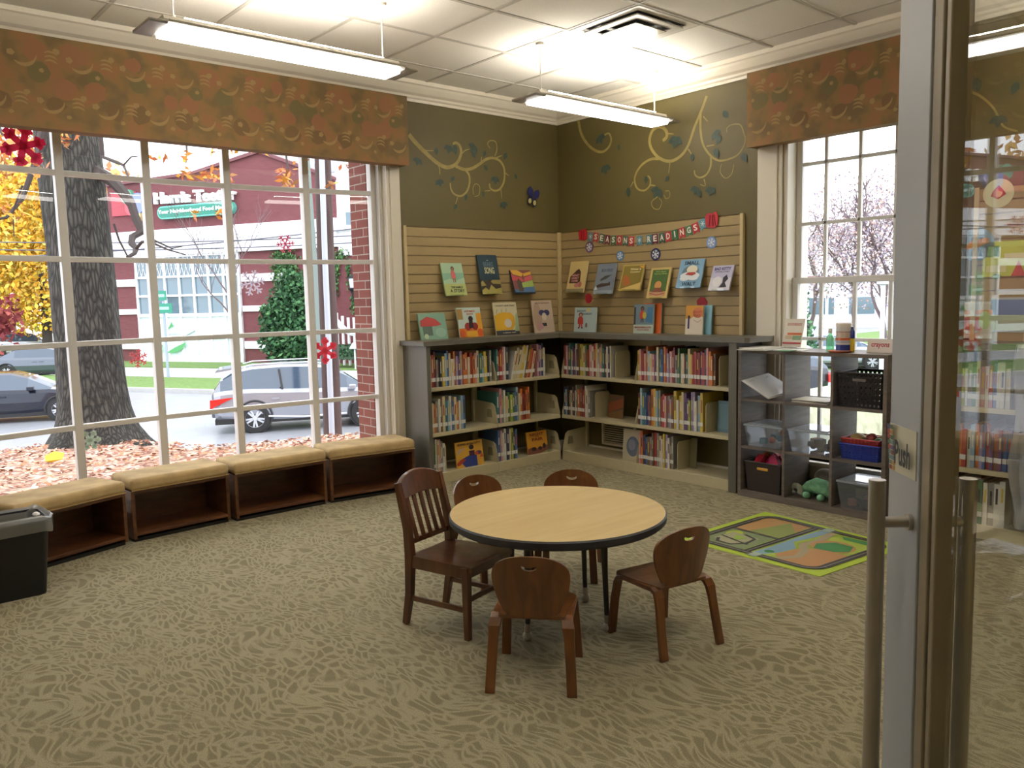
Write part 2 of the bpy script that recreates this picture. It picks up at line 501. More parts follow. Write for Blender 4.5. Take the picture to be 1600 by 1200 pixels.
# brick pier outside the frame
tag(MB().box(-1.925, -1.2, TH - .11, TH + .15, -1.6, 4, M_brick).box(-6, -4.76, TH + .0, TH + .15, -1.6, 4, M_brick)
    .box(-4.76, -1.925, TH + .0, TH + .15, -1.6, .1, M_brick).box(-1.2, .45, TH, TH + .15, -1.6, 4, M_brick).build('wall_outer_brick'), kind='structure')

# ---- double hung window in the banner wall
w2 = thing('window_2', None, None, kind='structure')
c = MB()
c.box(-.022, 0, BY1, -2.14, .1, 2.97, M_trim).box(-.034, -.022, BY1 + .03, -2.16, .1, 2.97, M_trim)
c.box(-.022, 0, -3.56, BY0, .1, 2.97, M_trim).box(-.022, 0, -3.56, -2.14, BZ1, 2.97, M_trim)
c.box(-.05, .3, BY0 - .03, BY1 + .03, BZ0 - .03, BZ0, M_trim).box(-.02, 0, BY0, BY1, .12, BZ0 - .03, M_trim)
c.box(0, .3, BY1 - .035, BY1, BZ0, BZ1, M_trim).box(0, .3, BY0, BY0 + .035, BZ0, BZ1, M_trim)
c.box(.0, .3, BY0, BY1, BZ1 - .03, BZ1, M_trim)
c.build('window_casing', w2, bevel=.004)
def sash(x, z0, z1, rails, bars, name):
    s_ = MB(); t = .02
    a, b_ = BY0 + .037, BY1 - .037
    s_.box(x - t, x + t, a, a + .045, z0, z1, M_sash).box(x - t, x + t, b_ - .045, b_, z0, z1, M_sash)
    s_.box(x - t + .002, x + t - .002, a + .001, b_ - .001, z0 + .001, z0 + .045, M_sash).box(x - t + .002, x + t - .002, a + .001, b_ - .001, z1 - .045, z1 - .001, M_sash)
    for z in rails: s_.box(x - .014, x + .014, a, b_, z - .012, z + .012, M_sash)
    for y in bars: s_.box(x - .014, x + .014, y - .012, y + .012, z0, z1, M_sash)
    o = s_.build(name, w2, bevel=.003)
    p = MB(); p.add([(x, a, z0), (x, b_, z0), (x, b_, z1), (x, a, z1)], [(0, 3, 2, 1)], M_glass); p.build('pane', o)
sash(.14, 1.53, 2.83, [1.962, 2.388], [-2.60, -2.85, -3.10], 'upper_sash')
sash(.095, BZ0, 1.575, [1.13, .70], [-2.60, -2.85, -3.10], 'lower_sash')

# ---- valances
def valance(name, label, x0, x1, loc, rz):
    v = thing(name, label, 'valance', loc, rz, 'fabric valance boxes over the windows')
    b = MB().box(x0, x1, -.15, -.004, 2.53, 3.05, M_val); ops = []; L_ = x1 - x0; hh = .50; rr = random.Random(4)
    U_ = lambda x, z: (x / L_, z / hh)
    def arcp(cx, cz, r, a0, a1, k=8): return [U_(cx + r * math.cos(a0 + (a1 - a0) * t / k), cz + r * math.sin(a0 + (a1 - a0) * t / k)) for t in range(k + 1)]
    n_ = int(L_ / .30) + 2; CA, CB, CC, CD = [mat('valance_print_' + q, h_, .8) for q, h_ in (('tan', '#957a4e'), ('rust', '#8b6040'), ('olive', '#6b5f3a'), ('brown', '#6f5634'))]
    def blob(cx, cz, r, col, k=7):
        ops.append(('poly', [U_(cx + r * rr.uniform(.75, 1.1) * math.cos(2 * PI * q / k), cz + r * rr.uniform(.7, 1.0) * math.sin(2 * PI * q / k)) for q in range(k)], col))
    for i in range(n_):
        x = -.1 + i * .30
        for cz, c_ in ((.42, CB), (.30, CC), (.12, CD), (.22, CB), (.05, CC)): blob(x + rr.uniform(.0, .28), cz, rr.uniform(.05, .075), c_, 10)
    for i in range(n_):
        x = -.1 + i * .30
        for row in (.29, .04):
            o_ = 0 if row > .2 else .13
            ops.append(('line', arcp(x + .06 + o_, row + .11, .07, -2.3, -.1), [.004, .012, .018, .021, .021, .018, .013, .008, .003], CA))
            for q in range(3): ops.append(('line', arcp(x + .20 + o_, row + .035 + q * .024, .05, .7, 2.2, 5), [.003, .009, .012, .012, .009, .003], CA))
            blob(x + .235 + o_, row + .14, .02, CA); blob(x + .0 + o_, row + .10, .022, CA, 5); blob(x + .15 + o_, row + .02, .016, CA, 5)
    clip = []
    for op in ops:
        pts_ = op[1]
        if all(0.003 < p_[0] < .997 and .02 < p_[1] < .985 for p_ in pts_): clip.append(op)
    draw(b, clip, L_, hh, lambda u, w_, l: (x0 + u * L_, -.1502 - l, 2.54 + w_ * hh), .000004, .0001)
    b.build('fabric_box', v)
    MB().box(x0 + .004, x1 - .004, -.153, -.146, 2.522, 2.534, M_val).build('hem_piping', v)
valance('window_valance', 'long tan and rust patterned fabric valance over the wide bow window', -4.95, -1.765, (0, 0, 0), 0)
valance('window_valance', 'short tan and rust patterned fabric valance over the sash window by the cube shelf', 2.13, 3.57, (0, 0, 0), -PI / 2)

# ------------------------------------------------------------------ lamps
def pendant(x0, x1, y, label, up=True):
    t = thing('pendant_light', label, 'ceiling light', ((x0 + x1) / 2, y, 2.775), 0, 'suspended linear lights')
    h = (x1 - x0) / 2; wm = cm('#d8d4ca', .4)
    b = MB(); b.prism([(-.13, .045), (-.135, .055), (-.07, .075), (-.06, .095), (.06, .095), (.07, .075), (.135, .055), (.13, .045)], -h + .09, h - .09, wm, 'x')
    b.build('housing', t)
    for s_ in (-1, 1): MB().box(min(s_ * (h - .09), s_ * h), max(s_ * (h - .09), s_ * h), -.125, .125, .035, .05, cm('#8d877e', .4)).build('end_plate', t, bevel=.004)
    em = mat('lit_lamp_diffuser', (1, .95, .88), .5, emit=TUBE)
    MB().prism([(-.095, .046), (-.08, .018), (.08, .018), (.095, .046)], -h + .1, h - .1, em, 'x').build('diffuser', t)
    if up:
        eu = mat('lit_lamp_uplight', (1, .93, .82), .5, emit=UPL)
        MB().box(-h + .2, h - .2, -.045, .045, .096, .104, eu).build('uplight', t)
    for s_ in (-1, 1):
        c_ = MB(); xx = s_ * (h - .16)
        c_.tube([(xx, 0, .095), (xx, 0, H - 2.775 - .02)], .0035, cm('#cfcabf', .4), 6)
        c_.lathe([(.03, H - 2.775 - .02), (.03, H - 2.775)], cm('#cfcabf', .4), (xx, 0, 0), 12)
        c_.lathe([(.02, .09), (.008, .12)], cm('#cfcabf', .4), (xx, 0, 0), 12)
        c_.build('hanging_cable', t)
pendant(-4.13, -2.61, -1.40, 'lit suspended linear light in front of the long valance')
pendant(-1.67, -.14, -1.40, 'lit suspended linear light near the corner of the room')
pendant(-6.55, -5.05, -1.40, 'lit suspended linear light at the entry end of the window row')
pendant(-1.67, -.14, -4.6, 'lit suspended linear light over the shelves past the glass door')
pendant(-4.13, -2.61, -4.6, 'lit suspended linear light between the table and the glass door', True)
pendant(-6.55, -5.05, -4.6, 'lit suspended linear light beside the entrance')
pendant(-6.0, -4.5, -7.8, 'lit suspended linear light outside the glass door')
# square air diffuser
t = thing('air_diffuser', 'square white metal air diffuser set into the ceiling tiles', 'air vent', (-1.245, -2.005, H - .03))
wm = cm('#d9d5cb', .3)
b = MB()
for a0, a1, z0, z1 in ((.24, .295, .022, .03), (.17, .225, .004, .012)):
    for q in range(4):
        M = Matrix.Rotation(q * PI / 2, 4, 'Z')
        b.hexa([M @ Vector(p) for p in ((-a0, -a0, z0), (-a1, -a1, z1 - .008), (a1, -a1, z1 - .008), (a0, -a0, z0))],
               [M @ Vector(p) for p in ((-a0, -a0, z0 + .004), (-a1, -a1, z1), (a1, -a1, z1), (a0, -a0, z0 + .004))], wm)
b.build('frame', t)
MB().box(-.15, .15, -.15, .15, -.012, -.006, mat('chromed_plate', '#d0cdc6', .15, .6)).build('centre_plate', t, bevel=.003)
MB().box(-.235, .235, -.235, .235, .026, .029, cm('#3a3733')).build('dark_throat', t)

# ------------------------------------------------------------------ painted vines on the walls
def cat_rom(P, k=5):
    P = [Vector(p) for p in P]; o = []
    for i in range(len(P) - 1):
        a = P[max(i - 1, 0)]; b = P[i]; c_ = P[i + 1]; d = P[min(i + 2, len(P) - 1)]
        for j in range(k):
            t = j / k
            o.append(.5 * ((2 * b) + (c_ - a) * t + (2 * a - 5 * b + 4 * c_ - d) * t * t + (3 * b - a - 3 * c_ + d) * t ** 3))
    return o + [P[-1]]
M_vine = mat('painted_vine_gold', '#93834a', .6, noise_amt=.15, nscale=12)
M_leafp = mat('painted_leaf_teal', '#37473c', .6, noise_amt=.2, nscale=20)
def mural(to_wall, put, vines, leaves, parent, k=1.0):
    b = MB(); l = .0012
    for pts, w0, w1 in vines:
        P = cat_rom([Vector(to_wall(p)) for p in pts])
        n = len(P); L = []; R_ = []
        for i, p in enumerate(P):
            d = (P[min(i + 1, n - 1)] - P[max(i - 1, 0)]).normalized()
            nn = Vector((-d.y, d.x)); ww = (w0 + (w1 - w0) * i / n) / 2 * (1 if i < n - 1 else .3)
            L.append(put(*(p + nn * ww), l)); R_.append(put(*(p - nn * ww), l))
        b.add(L + R_, [(i, n + i, n + i + 1, i + 1) for i in range(n - 1)], M_vine); l += .0001
    b.build('painted_vine', parent)
    b = MB(); rr = random.Random(3)
    for x, y, s_ in leaves:
        c_ = Vector(to_wall((x, y))); r = s_ * .0015 * k; a = rr.uniform(-.8, .8) - PI / 2
        blades = [a] if s_ < 27 else [a - 1.0, a + .1, a + 1.1]
        for a_ in blades:
            o = c_ + (Vector((math.cos(a_), math.sin(a_))) * r * .5 if len(blades) > 1 else Vector((0, 0)))
            rad = r if len(blades) == 1 else r * .72
            sh = [(-1, 0), (-.6, .5), (0, .68), (.6, .4), (1.15, 0), (.6, -.45), (0, -.68), (-.6, -.45)]
            vs = [put(o.x + (p * math.cos(a_) - q * math.sin(a_)) * rad, o.y + (p * math.sin(a_) + q * math.cos(a_)) * rad, l) for p, q in sh]
            b.add(vs, [tuple(range(8))], M_leafp); l += .0001
    b.build('painted_leaf', parent)
def A2(p):
    v = ony(620 + p[0] / 4.8, 150 + p[1] / 4.8, 0); return (v.x, v.z)
def B2(p):
    v = onx(860 + p[0] / 4.706, 150 + p[1] / 4.706, 0); return (v.y, v.z)
putA = lambda u, v, l: (u, -l, v)
putB = lambda u, v, l: (-l, u, v)
vA = [([(90, 290), (150, 360), (220, 430), (300, 500), (370, 535), (430, 520), (465, 480), (482, 420), (470, 370), (440, 350), (420, 362)], .04, .02),
      ([(440, 525), (500, 550), (560, 545), (620, 510), (670, 475), (720, 465), (770, 485), (800, 530), (808, 590), (800, 650), (770, 700), (730, 710), (700, 690), (695, 655)], .028, .016),
      ([(505, 545), (540, 590), (545, 650), (525, 715), (480, 750), (430, 735), (405, 695), (400, 650)], .022, .012),
      ([(300, 500), (320, 545), (320, 590)], .012, .006), ([(190, 400), (230, 410), (275, 410)], .012, .005),
      ([(480, 440), (510, 410), (545, 398)], .012, .006), ([(630, 500), (635, 455)], .012, .004), ([(740, 465), (790, 445)], .014, .006),
      ([(735, 450), (750, 400), (740, 345), (700, 335), (680, 360), (700, 395)], .012, .007), ([(805, 570), (840, 600)], .014, .003),
      ([(780, 700), (785, 770)], .01, .004), ([(455, 760), (440, 810)], .01, .005),
      ([(575, 740), (570, 690), (590, 658), (620, 680), (615, 740), (580, 755)], .006, .005), ([(700, 710), (655, 712)], .01, .004)]
lA = [(160, 475, 28), (295, 413, 20), (390, 380, 30), (435, 400, 26), (315, 635, 28), (417, 622, 18), (580, 380, 35), (575, 440, 20), (655, 433, 18),
      (812, 450, 22), (665, 540, 18), (735, 615, 30), (890, 603, 16), (515, 760, 18), (645, 735, 16), (437, 832, 18), (795, 803, 28)]
mural(A2, putA, vA, lA, wa)
vB = [([(205, 170), (225, 270), (270, 350), (330, 400), (385, 410), (430, 375), (448, 320), (430, 275), (395, 290)], .03, .014),
      ([(1150, 0), (1110, 110), (1060, 230), (1015, 360), (960, 440), (880, 480), (800, 455), (745, 390), (730, 320), (755, 250), (810, 225), (850, 255), (855, 300), (825, 330)], .022, .03),
      ([(800, 462), (740, 465), (680, 500), (635, 560), (620, 620), (640, 680), (690, 695), (730, 660), (735, 610), (715, 585)], .022, .013),
      ([(1105, 120), (1105, 250), (1125, 360), (1180, 440), (1240, 475), (1310, 465), (1380, 430), (1425, 360), (1435, 290)], .022, .01),
      ([(1180, 440), (1180, 510), (1150, 575), (1100, 600), (1065, 580), (1060, 545)], .018, .012),
      ([(1430, 300), (1400, 215), (1340, 210), (1300, 235), (1300, 270)], .01, .006), ([(880, 490), (870, 570)], .01, .004), ([(610, 630), (590, 670)], .01, .005),
      ([(735, 655), (775, 660)], .016, .01), ([(790, 740), (745, 780), (760, 825), (800, 830), (820, 780), (800, 750)], .01, .006),
      ([(1260, 500), (1250, 560), (1290, 605), (1335, 570), (1350, 500)], .008, .006), ([(1130, 610), (1140, 660), (1100, 650)], .008, .005),
      ([(1015, 390), (1040, 430)], .014, .006), ([(850, 275), (910, 280)], .012, .006), ([(1150, 370), (1210, 360)], .012, .006),
      ([(845, 700), (875, 700), (878, 740), (850, 755), (835, 725)], .008, .006), ([(1125, 150), (1160, 190)], .01, .006)]
lB = [(365, 300, 36), (505, 378, 16), (405, 520, 36), (925, 310, 42), (1045, 450, 20), (1290, 135, 25), (1210, 275, 30), (1240, 320, 24), (1222, 418, 26),
      (1428, 450, 26), (862, 608, 18), (705, 615, 20), (795, 690, 40), (575, 705, 26), (1070, 675, 28), (1095, 715, 22), (1185, 680, 30)]
lB += [(3120, -120, 42), (3300, 160, 30), (3420, -60, 24)]
vB.append(([(3060, -40), (3160, 0), (3260, 90), (3330, 220), (3440, 260)], .016, .01))
mural(B2, putB, vB, lB, wb)

# butterfly
def frameA(p, lean=0): return Matrix.Translation(p)
ctr = ony(832, 308, -.02)
bf = thing('butterfly_decoration', 'dark blue and yellow butterfly hung on the olive wall near the corner', 'decoration', ctr)
bf.rotation_euler = (0, .25, 0)
for s_, nm in ((-1, 'wing'), (1, 'wing')):
    b = MB()
    up_ = [(0, .0), (s_ * .012, .06), (s_ * .05, .085), (s_ * .072, .06), (s_ * .066, .01), (s_ * .03, -.005)]
    lo_ = [(0, .0), (s_ * .035, -.004), (s_ * .058, -.03), (s_ * .05, -.07), (s_ * .025, -.085), (s_ * .008, -.05)]
    b.prism(up_, -.008, -.004, cm('#20235c', .5)); b.prism(lo_, -.008, -.004, cm('#15183c', .5))
    b.prism([(s_ * .03 + .018 * math.cos(t * PI / 6), -.045 + .024 * math.sin(t * PI / 6)) for t in range(12)], -.0095, -.0085, cm('#b7b16a', .5))
    b.build('wing', bf)
MB().tube([(0, -.008, -.06), (0, -.012, 0), (0, -.008, .045)], [.003, .007, .004], cm('#2a2025')).build('body', bf, smooth=True)

# ------------------------------------------------------------------ slat walls
def slatwall(label, x0, x1, rz, lo=0, hi=0):
    t = thing('slat_wall_panel', label, 'slat wall', (0, 0, 0), rz, 'tan slat wall panels')
    z = 1.151; P = []
    top = 2.07; n = 12; p = (top - z) / n
    for i in range(n):
        a = z + i * p
        P += [(-.018, a), (-.018, a + p - .009), (-.008, a + p - .006), (-.008, a + p - .001)]
    P = [(0, z)] + P + [(-.018, top), (0, top)]
    b = MB(); b.prism(P, x0, x1, M_slat, 'x'); b.build('slatted_board', t)
    for xx in (x0, x1):
        MB().box(xx - .014, xx + .014, -.03, 0, z, top + .003, M_slatd).build('edge_strip', t, bevel=.002)
    return t
slatwall('tan slat wall panel above the shelves on the bow window wall', -1.745, -.03, 0)
slatwall('tan slat wall panel behind the seasonal banner', .03, 2.01, -PI / 2)
slatwall('tan slat wall panel seen through the glass door', 3.66, 5.8, -PI / 2)

# ------------------------------------------------------------------ bookcases
SH = (.78, .415)
BASE = .085
TOPU = 1.115
def bookcase(label, x0, x1, rz, endp=None):
    t = thing('bookcase', label, 'bookcase', (0, 0, 0), rz, 'low library bookcase bays')
    MB().box(x0, x1, -.335, -.02, .0, BASE, M_shelf).build('base', t, bevel=.003)
    for z in SH:
        b = MB(); b.box(x0 + .002, x1 - .002, -.335, -.035, z - .012, z, M_shelf); b.box(x0 + .002, x1 - .002, -.338, -.326, z - .03, z, M_shelf)
        b.build('shelf', t, bevel=.002)
    for x in (x0 + .012, x1 - .012):
        MB().box(x - .012, x + .012, -.035, -.01, BASE, TOPU, M_shelf).build('upright_post', t)
    MB().box(x0, x1, -.03, -.012, TOPU - .075, TOPU, M_shelf).build('top_rail', t)
    for z in (BASE,) + SH:
        for x in (x0 + .004, x1 - .004):
            b = MB(); b.prism([(-.03, z), (-.33, z), (-.335, z + .02), (-.30, z + .15), (-.27, z + .172), (-.03, z + .185)], x - .0015, x + .0015, M_shelf, 'x')
            b.prism([(-.20, z + .05), (-.275, z + .05), (-.262, z + .12), (-.21, z + .12)], x - .0022, x + .0022, cm('#8f8668'), 'x')
            b.build('side_bracket', t)
    if endp:
        a, b_ = endp
        MB().box(a, b_, -.362, -.004, 0, TOPU, M_panel).build('end_panel', t, bevel=.004)
    return t
bookcase('bookcase bay next to the bow window bench with grey end panel', -1.77, -1.085, 0, (-1.81, -1.772))
bookcase('bookcase bay on the bow window wall running into the room corner', -1.085, -.345, 0)
bookcase('bookcase bay under the banner, starting at the room corner', .345, 1.215, -PI / 2)
bookcase('bookcase bay under the banner with dark end panel by the cube shelf', 1.215, 2.128, -PI / 2, (2.13, 2.20))
bookcase('bookcase bay beyond the glass door with packed shelves', 3.62, 4.50, -PI / 2, (3.57, 3.618))
# continuous worktop
b = MB()
b.prism([(-1.84, -.003), (-1.84, -.372), (-.372, -.372), (-.372, -2.27), (-.35, -2.30), (-.003, -2.30), (-.003, -.003)], TOPU, 1.15, M_panel, 'z')
tag(b.build('shelf_worktop', bevel=.008), 'grey brown l-shaped worktop running along the corner bookcases', 'worktop')
b = MB(); b.prism([(-.003, -4.52), (-.003, -3.56), (-.372, -3.56), (-.372, -4.52)], TOPU, 1.15, M_panel, 'z')
tag(b.build('shelf_worktop', bevel=.008), 'grey brown worktop on the bookcase beyond the glass door', 'worktop')
# air grille low on the wall
t = thing('wall_vent_grille', 'beige louvred air grille low on the wall behind the empty shelf', 'vent', (-.0, -.74, .245), -PI / 2)
MB().box(-.20, -.18, -.022, 0, -.12, .12, M_trim).box(.18, .20, -.022, 0, -.12, .12, M_trim).box(-.2, .2, -.022, 0, .10, .12, M_trim).box(-.2, .2, -.022, 0, -.12, -.10, M_trim).build('frame', t)
b = MB()
for k in range(10): b.box(-.18, .18, -.018, -.004, -.095 + k * .02, -.087 + k * .02, M_trim, None)
b.box(-.18, .18, -.003, -.001, -.1, .1, cm('#3b3424')); b.build('louvre', t)

# ------------------------------------------------------------------ shelved books
PAL = {'white': '#d8d6cd', 'cream': '#cdbf98', 'red': '#9c2f2b', 'maroon': '#5e2228', 'orange': '#c86a2e', 'yellow': '#cdb13c', 'green': '#3f6b46',
       'teal': '#2f6d6c', 'blue': '#3c5f95', 'light blue': '#86a9c0', 'navy': '#27304f', 'purple': '#5b3f6d', 'pink': '#c58b93', 'brown': '#6c4a33',
       'black': '#24252a', 'grey': '#85857f', 'lilac': '#9a8bb0', 'lime': '#a7b545'}
def mute(h, k=.16):
    a = [int(h[i:i + 2], 16) for i in (1, 3, 5)]; g_ = (150, 142, 124)
    return '#%02x%02x%02x' % tuple(int(x * (1 - k) + y * k) for x, y in zip(a, g_))
PAL = {k: mute(v) for k, v in PAL.items()}
used = set(); all_books = []
def book_row(row, rz, x0, x1, z, seq, group, rng, hmin=.20, hmax=.29, lean=None, tmin=.013, tmax=.025, yf=-.322):
    x = x0; i = 0; left = 'the shelf bracket'; ca, sa = math.cos(rz), math.sin(rz)
    while True:
        th = rng.uniform(tmin, tmax)
        if x + th > x1: break
        cn = seq[i] if i < len(seq) else rng.choice(seq)
        ht = rng.uniform(hmin, hmax)
        def mk():
            size = 'tall' if ht > (hmin + hmax) / 2 + .012 else ('short' if ht < (hmin + hmax) / 2 - .02 else 'middling')
            tk = 'thick' if th > (tmin + tmax) / 2 else 'thin'
            nb = left if left.startswith('the') else 'a ' + left + ' one'
            return f"{size} {tk} {cn} book after {nb}, {row}"
        for tr in range(60):
            lb = mk()
            if lb not in used: break
            ht = rng.uniform(hmin, hmax); th = min(rng.uniform(tmin, tmax), x1 - x)
            if tr > 6: cn = rng.choice(list(PAL))
        used.add(lb)
        dp = min(.27, ht * rng.uniform(.8, 1.0)); c_ = mat('cover_' + cn.replace(' ', '_'), PAL[cn], .4)
        b = MB(); t = .002; th2 = th - .0012
        b.box(0, t, 0, dp, 0, ht, c_).box(th2 - t, th2, 0, dp, 0, ht, c_).box(t, th2 - t, 0, t, 0, ht, c_)
        b.box(t, th2 - t, t, dp - .003, .003, ht - .003, M_paper)
        # printed title blocks on the spine
        k = rng.random(); c2 = mat('cover_' + rng.choice(['white', 'cream', 'black', 'red', 'yellow']), '#000000')
        a0 = ht * rng.uniform(.45, .55); a1 = ht * rng.uniform(.75, .9)
        b.box(th2 * .3, th2 * .7, -.0004, 0, a0, a1, c2)
        o = b.build('picture_book')
        l = 0; xx = x
        if lean and lean[0] <= x <= lean[1]:
            l = lean[2] * (1 + .12 * math.sin(i)); xx = x + 0
        yy = yf + rng.uniform(-.004, .012)
        o.location = (xx * ca - yy * sa, xx * sa + yy * ca, z + .0005); o.rotation_euler = (0, l, rz)
        tag(o, lb, 'book', group)
        lm = MB().box(-.0003, th2 + .0003, -.0012, .0, .045, .075, M_label).build('spine_label', o)
        all_books.append(o)
        left = cn; i += 1; x += (th * (1 if not l else 1 / math.cos(l)) + .0006)
        if l == 0 and lean and x > lean[0] and x < lean[0] + .03: x += .02
        if lean and l and x > lean[1]: x += .05 * abs(l) / .25
    return x
for c_, h_ in PAL.items(): mat('cover_' + c_.replace(' ', '_'), h_, .4)
rg = random.Random(11)
g1 = 'picture books on the corner bookcases'
W = 'bow window wall'; Bn = 'banner wall'
book_row('top shelf by window bench', 0, -1.755, -1.115, SH[0], 'cream red maroon grey black black yellow light_blue blue cream white orange lilac purple lilac orange red cream orange orange pink cream teal light_blue yellow yellow black grey'.replace('light_blue', 'light@blue').split() and
         [s_.replace('_', ' ') for s_ in 'cream red maroon grey black black yellow light_blue blue cream white orange lilac purple lilac orange orange cream red orange pink cream teal light_blue yellow yellow black grey'.split()], g1, rg, .215, .285, tmin=.017, tmax=.027)
SP = lambda s_: [q.replace('_', ' ') for q in s_.split()]
book_row('corner bay top shelf, window wall', 0, -1.07, -.50, SH[0], SP('teal red red pink white navy white cream cream cream yellow yellow white brown orange red cream maroon pink purple lilac navy white grey lilac light_blue'), g1, rg, .235, .295, lean=(-.96, -.66, .24), tmin=.016, tmax=.026)
book_row('middle shelf by window bench', 0, -1.755, -1.40, SH[1], SP('cream orange grey white brown cream teal light_blue white blue cream orange white light_blue blue blue white'), g1, rg, .22, .29, tmin=.016, tmax=.026)
book_row('corner bay middle shelf, window wall', 0, -1.07, -.69, SH[1], SP('teal pink grey white cream green lime green blue light_blue cream orange red maroon orange orange'), g1, rg, .22, .30, tmin=.017, tmax=.027)
book_row('bottom shelf by window bench', 0, -1.755, -1.62, BASE, SP('grey green white cream pink grey white cream'), g1, rg, .22, .28)
book_row('corner bay bottom shelf, window wall', 0, -1.07, -.84, BASE, SP('blue pink white white navy cream lime black blue lilac'), g1, rg, .22, .28, tmin=.018, tmax=.03)
book_row('top shelf at banner wall corner', -PI / 2, .36, .945, SH[0], SP('red maroon pink black teal cream purple purple white navy brown yellow lime cream green red pink pink white red cream white pink grey teal red white navy white cream grey'), g1, rg, .225, .29, tmin=.014, tmax=.025)
book_row('top shelf by banner wall end', -PI / 2, 1.23, 1.985, SH[0], SP('yellow pink red pink orange light_blue cream pink purple cream green blue orange red lilac pink red maroon grey green white cream brown teal cream yellow red red maroon red purple red navy pink orange orange brown grey'), g1, rg, .215, .285, tmin=.014, tmax=.025)
book_row('middle shelf at banner wall corner', -PI / 2, .36, .70, SH[1], SP('navy light_blue black brown white brown black white grey orange red brown maroon red white white grey black'), g1, rg, .22, .28, tmin=.014, tmax=.024)
book_row('middle shelf by banner wall end', -PI / 2, 1.23, 1.87, SH[1], SP('maroon light_blue teal blue purple brown orange yellow light_blue grey red red pink grey lilac brown yellow white yellow cream purple purple lime lilac lilac white light_blue'), g1, rg, .23, .305, tmin=.016, tmax=.027)
book_row('bottom shelf by banner wall end', -PI / 2, 1.23, 1.60, BASE, SP('pink orange navy blue brown grey brown red grey cream white yellow lilac white brown grey'), g1, rg, .22, .28, tmin=.016, tmax=.026)
g2 = 'picture books beyond the glass door'
book_row('top shelf beyond glass door', -PI / 2, 3.63, 3.98, SH[0], SP('cream white yellow teal lime white grey green cream pink white red blue white'), g2, rg, .22, .28, tmin=.016, tmax=.026)
book_row('middle shelf beyond glass door', -PI / 2, 3.63, 4.02, SH[1], SP('navy cream blue pink orange red white light_blue orange lilac blue red purple brown'), g2, rg, .22, .28, tmin=.016, tmax=.026)
book_row('bottom shelf beyond glass door', -PI / 2, 3.63, 3.98, BASE, SP('white maroon red white cream white green white grey white'), g2, rg, .22, .28, tmin=.022, tmax=.036)

def bookend(label, rz, x, z):
    ca, sa = math.cos(rz), math.sin(rz)
    b = MB(); pts = [(-.30, 0), (-.30, .20), (-.285, .225), (-.13, .225), (-.115, .20), (-.115, 0)]
    b.prism(pts, 0, .003, M_shelf, 'x'); b.box(-.06, .003, -.30, -.115, .0004, .003, M_shelf)
    o = b.build('bookend', bevel=.001); o.location = (x * ca, x * sa, z); o.rotation_euler = (0, 0, rz)
    tag(o, label, 'bookend', 'beige metal bookends')
bookend('beige metal bookend after the books, top shelf at banner wall corner', -PI / 2, .965, SH[0])
bookend('beige metal bookend after the books, top shelf by banner wall end', -PI / 2, 2.005, SH[0])
bookend('beige metal bookend after the books, middle shelf at banner wall corner', -PI / 2, .725, SH[1])
bookend('beige metal bookend after the books, middle shelf by banner wall end', -PI / 2, 1.885, SH[1])
bookend('beige metal bookend after the books, bottom shelf by banner wall end', -PI / 2, 1.615, BASE)
bookend('beige metal bookend after the books, bottom shelf by window bench', 0, -1.61, BASE)

# ------------------------------------------------------------------ display books
def display_book(bl, br, tl, cover, ops, label, name='picture_book', th=.014, group=None, ledge=None, cat='book', pages=True):
    U = Vector(br) - Vector(bl); V = Vector(tl) - Vector(bl)
    w_, X = U.length, U.normalized(); V = V - X * V.dot(X); h_, Z = V.length, V.normalized(); Y = Z.cross(X)
    M = Matrix.Translation(bl) @ Matrix((X, Y, Z)).transposed().to_4x4()
    b = MB(); c_ = cm(cover, .35)
    b.box(0, w_, 0, .0022, 0, h_, c_)
    if pages:
        b.box(0, w_, th - .0022, th, 0, h_, c_).box(0, .002, .0022, th - .0022, 0, h_, c_).box(.002, w_ - .004, .0022, th - .0022, .004, h_ - .004, M_paper)
    o = b.build(name); o.matrix_world = M
    tag(o, label, cat, group)
    if ops:
        a = MB(); draw(a, ops, w_, h_, flat(w_, h_)); a.build('cover_print', o)
    if ledge:
        mid = (Vector(bl) + Vector(br)) / 2; t = thing('display_ledge', 'clear display ledge holding the ' + ledge, 'display ledge', mid, M.to_euler().z, 'clear display ledges on the slat walls')
        dist = abs(mid.y if abs(X.x) > .5 else mid.x)
        gm = glass_mat('clear_acrylic', (.93, .95, .93), .05)
        MB().box(-w_ * .3, w_ * .3, -.002, max(.01, dist - .02), -.004, -.001, gm).box(-w_ * .3, w_ * .3, -.008, -.005, -.004, .012, gm).build('ledge', t)
    return o
def wall_book(side, tl, bl, br, *a, dtop=.03, dbot=.105, **k):
    f = (lambda q, d: ony(q[0], q[1], -d)) if side == 'A' else (lambda q, d: onx(q[0], q[1], -d))
    BL, BR, TL = f(bl, dbot), f(br, dbot), f(tl, dtop)
    z = (BL.z + BR.z) / 2; BL.z = BR.z = z
    return display_book(BL, BR, TL, *a, **k)
def top_book(side, tl, bl, br, *a, zt=1.1505, lean=.05, back=0, **k):
    BL = onz(bl[0], bl[1], zt)
    if side == 'A':
        BL.y = min(max(BL.y, -.33), -.07 - lean); BL = ony(bl[0], bl[1], BL.y); BL.z = zt
        BR = ony(br[0], br[1], BL.y); BR.z = zt; TL = ony(tl[0], tl[1], BL.y + lean); TL.x = BL.x
    else:
        BL.x = min(max(BL.x, -.33), -.085 - lean) + back; BL = onx(bl[0], bl[1], BL.x); BL.z = zt
        BR = onx(br[0], br[1], BL.x); BR.z = zt; TL = onx(tl[0], tl[1], BL.x + lean); TL.y = BL.y
    return display_book(BL, BR, TL, *a, **k)
gw = 'picture books displayed on the slat walls'; gt = 'picture books standing on the worktop'
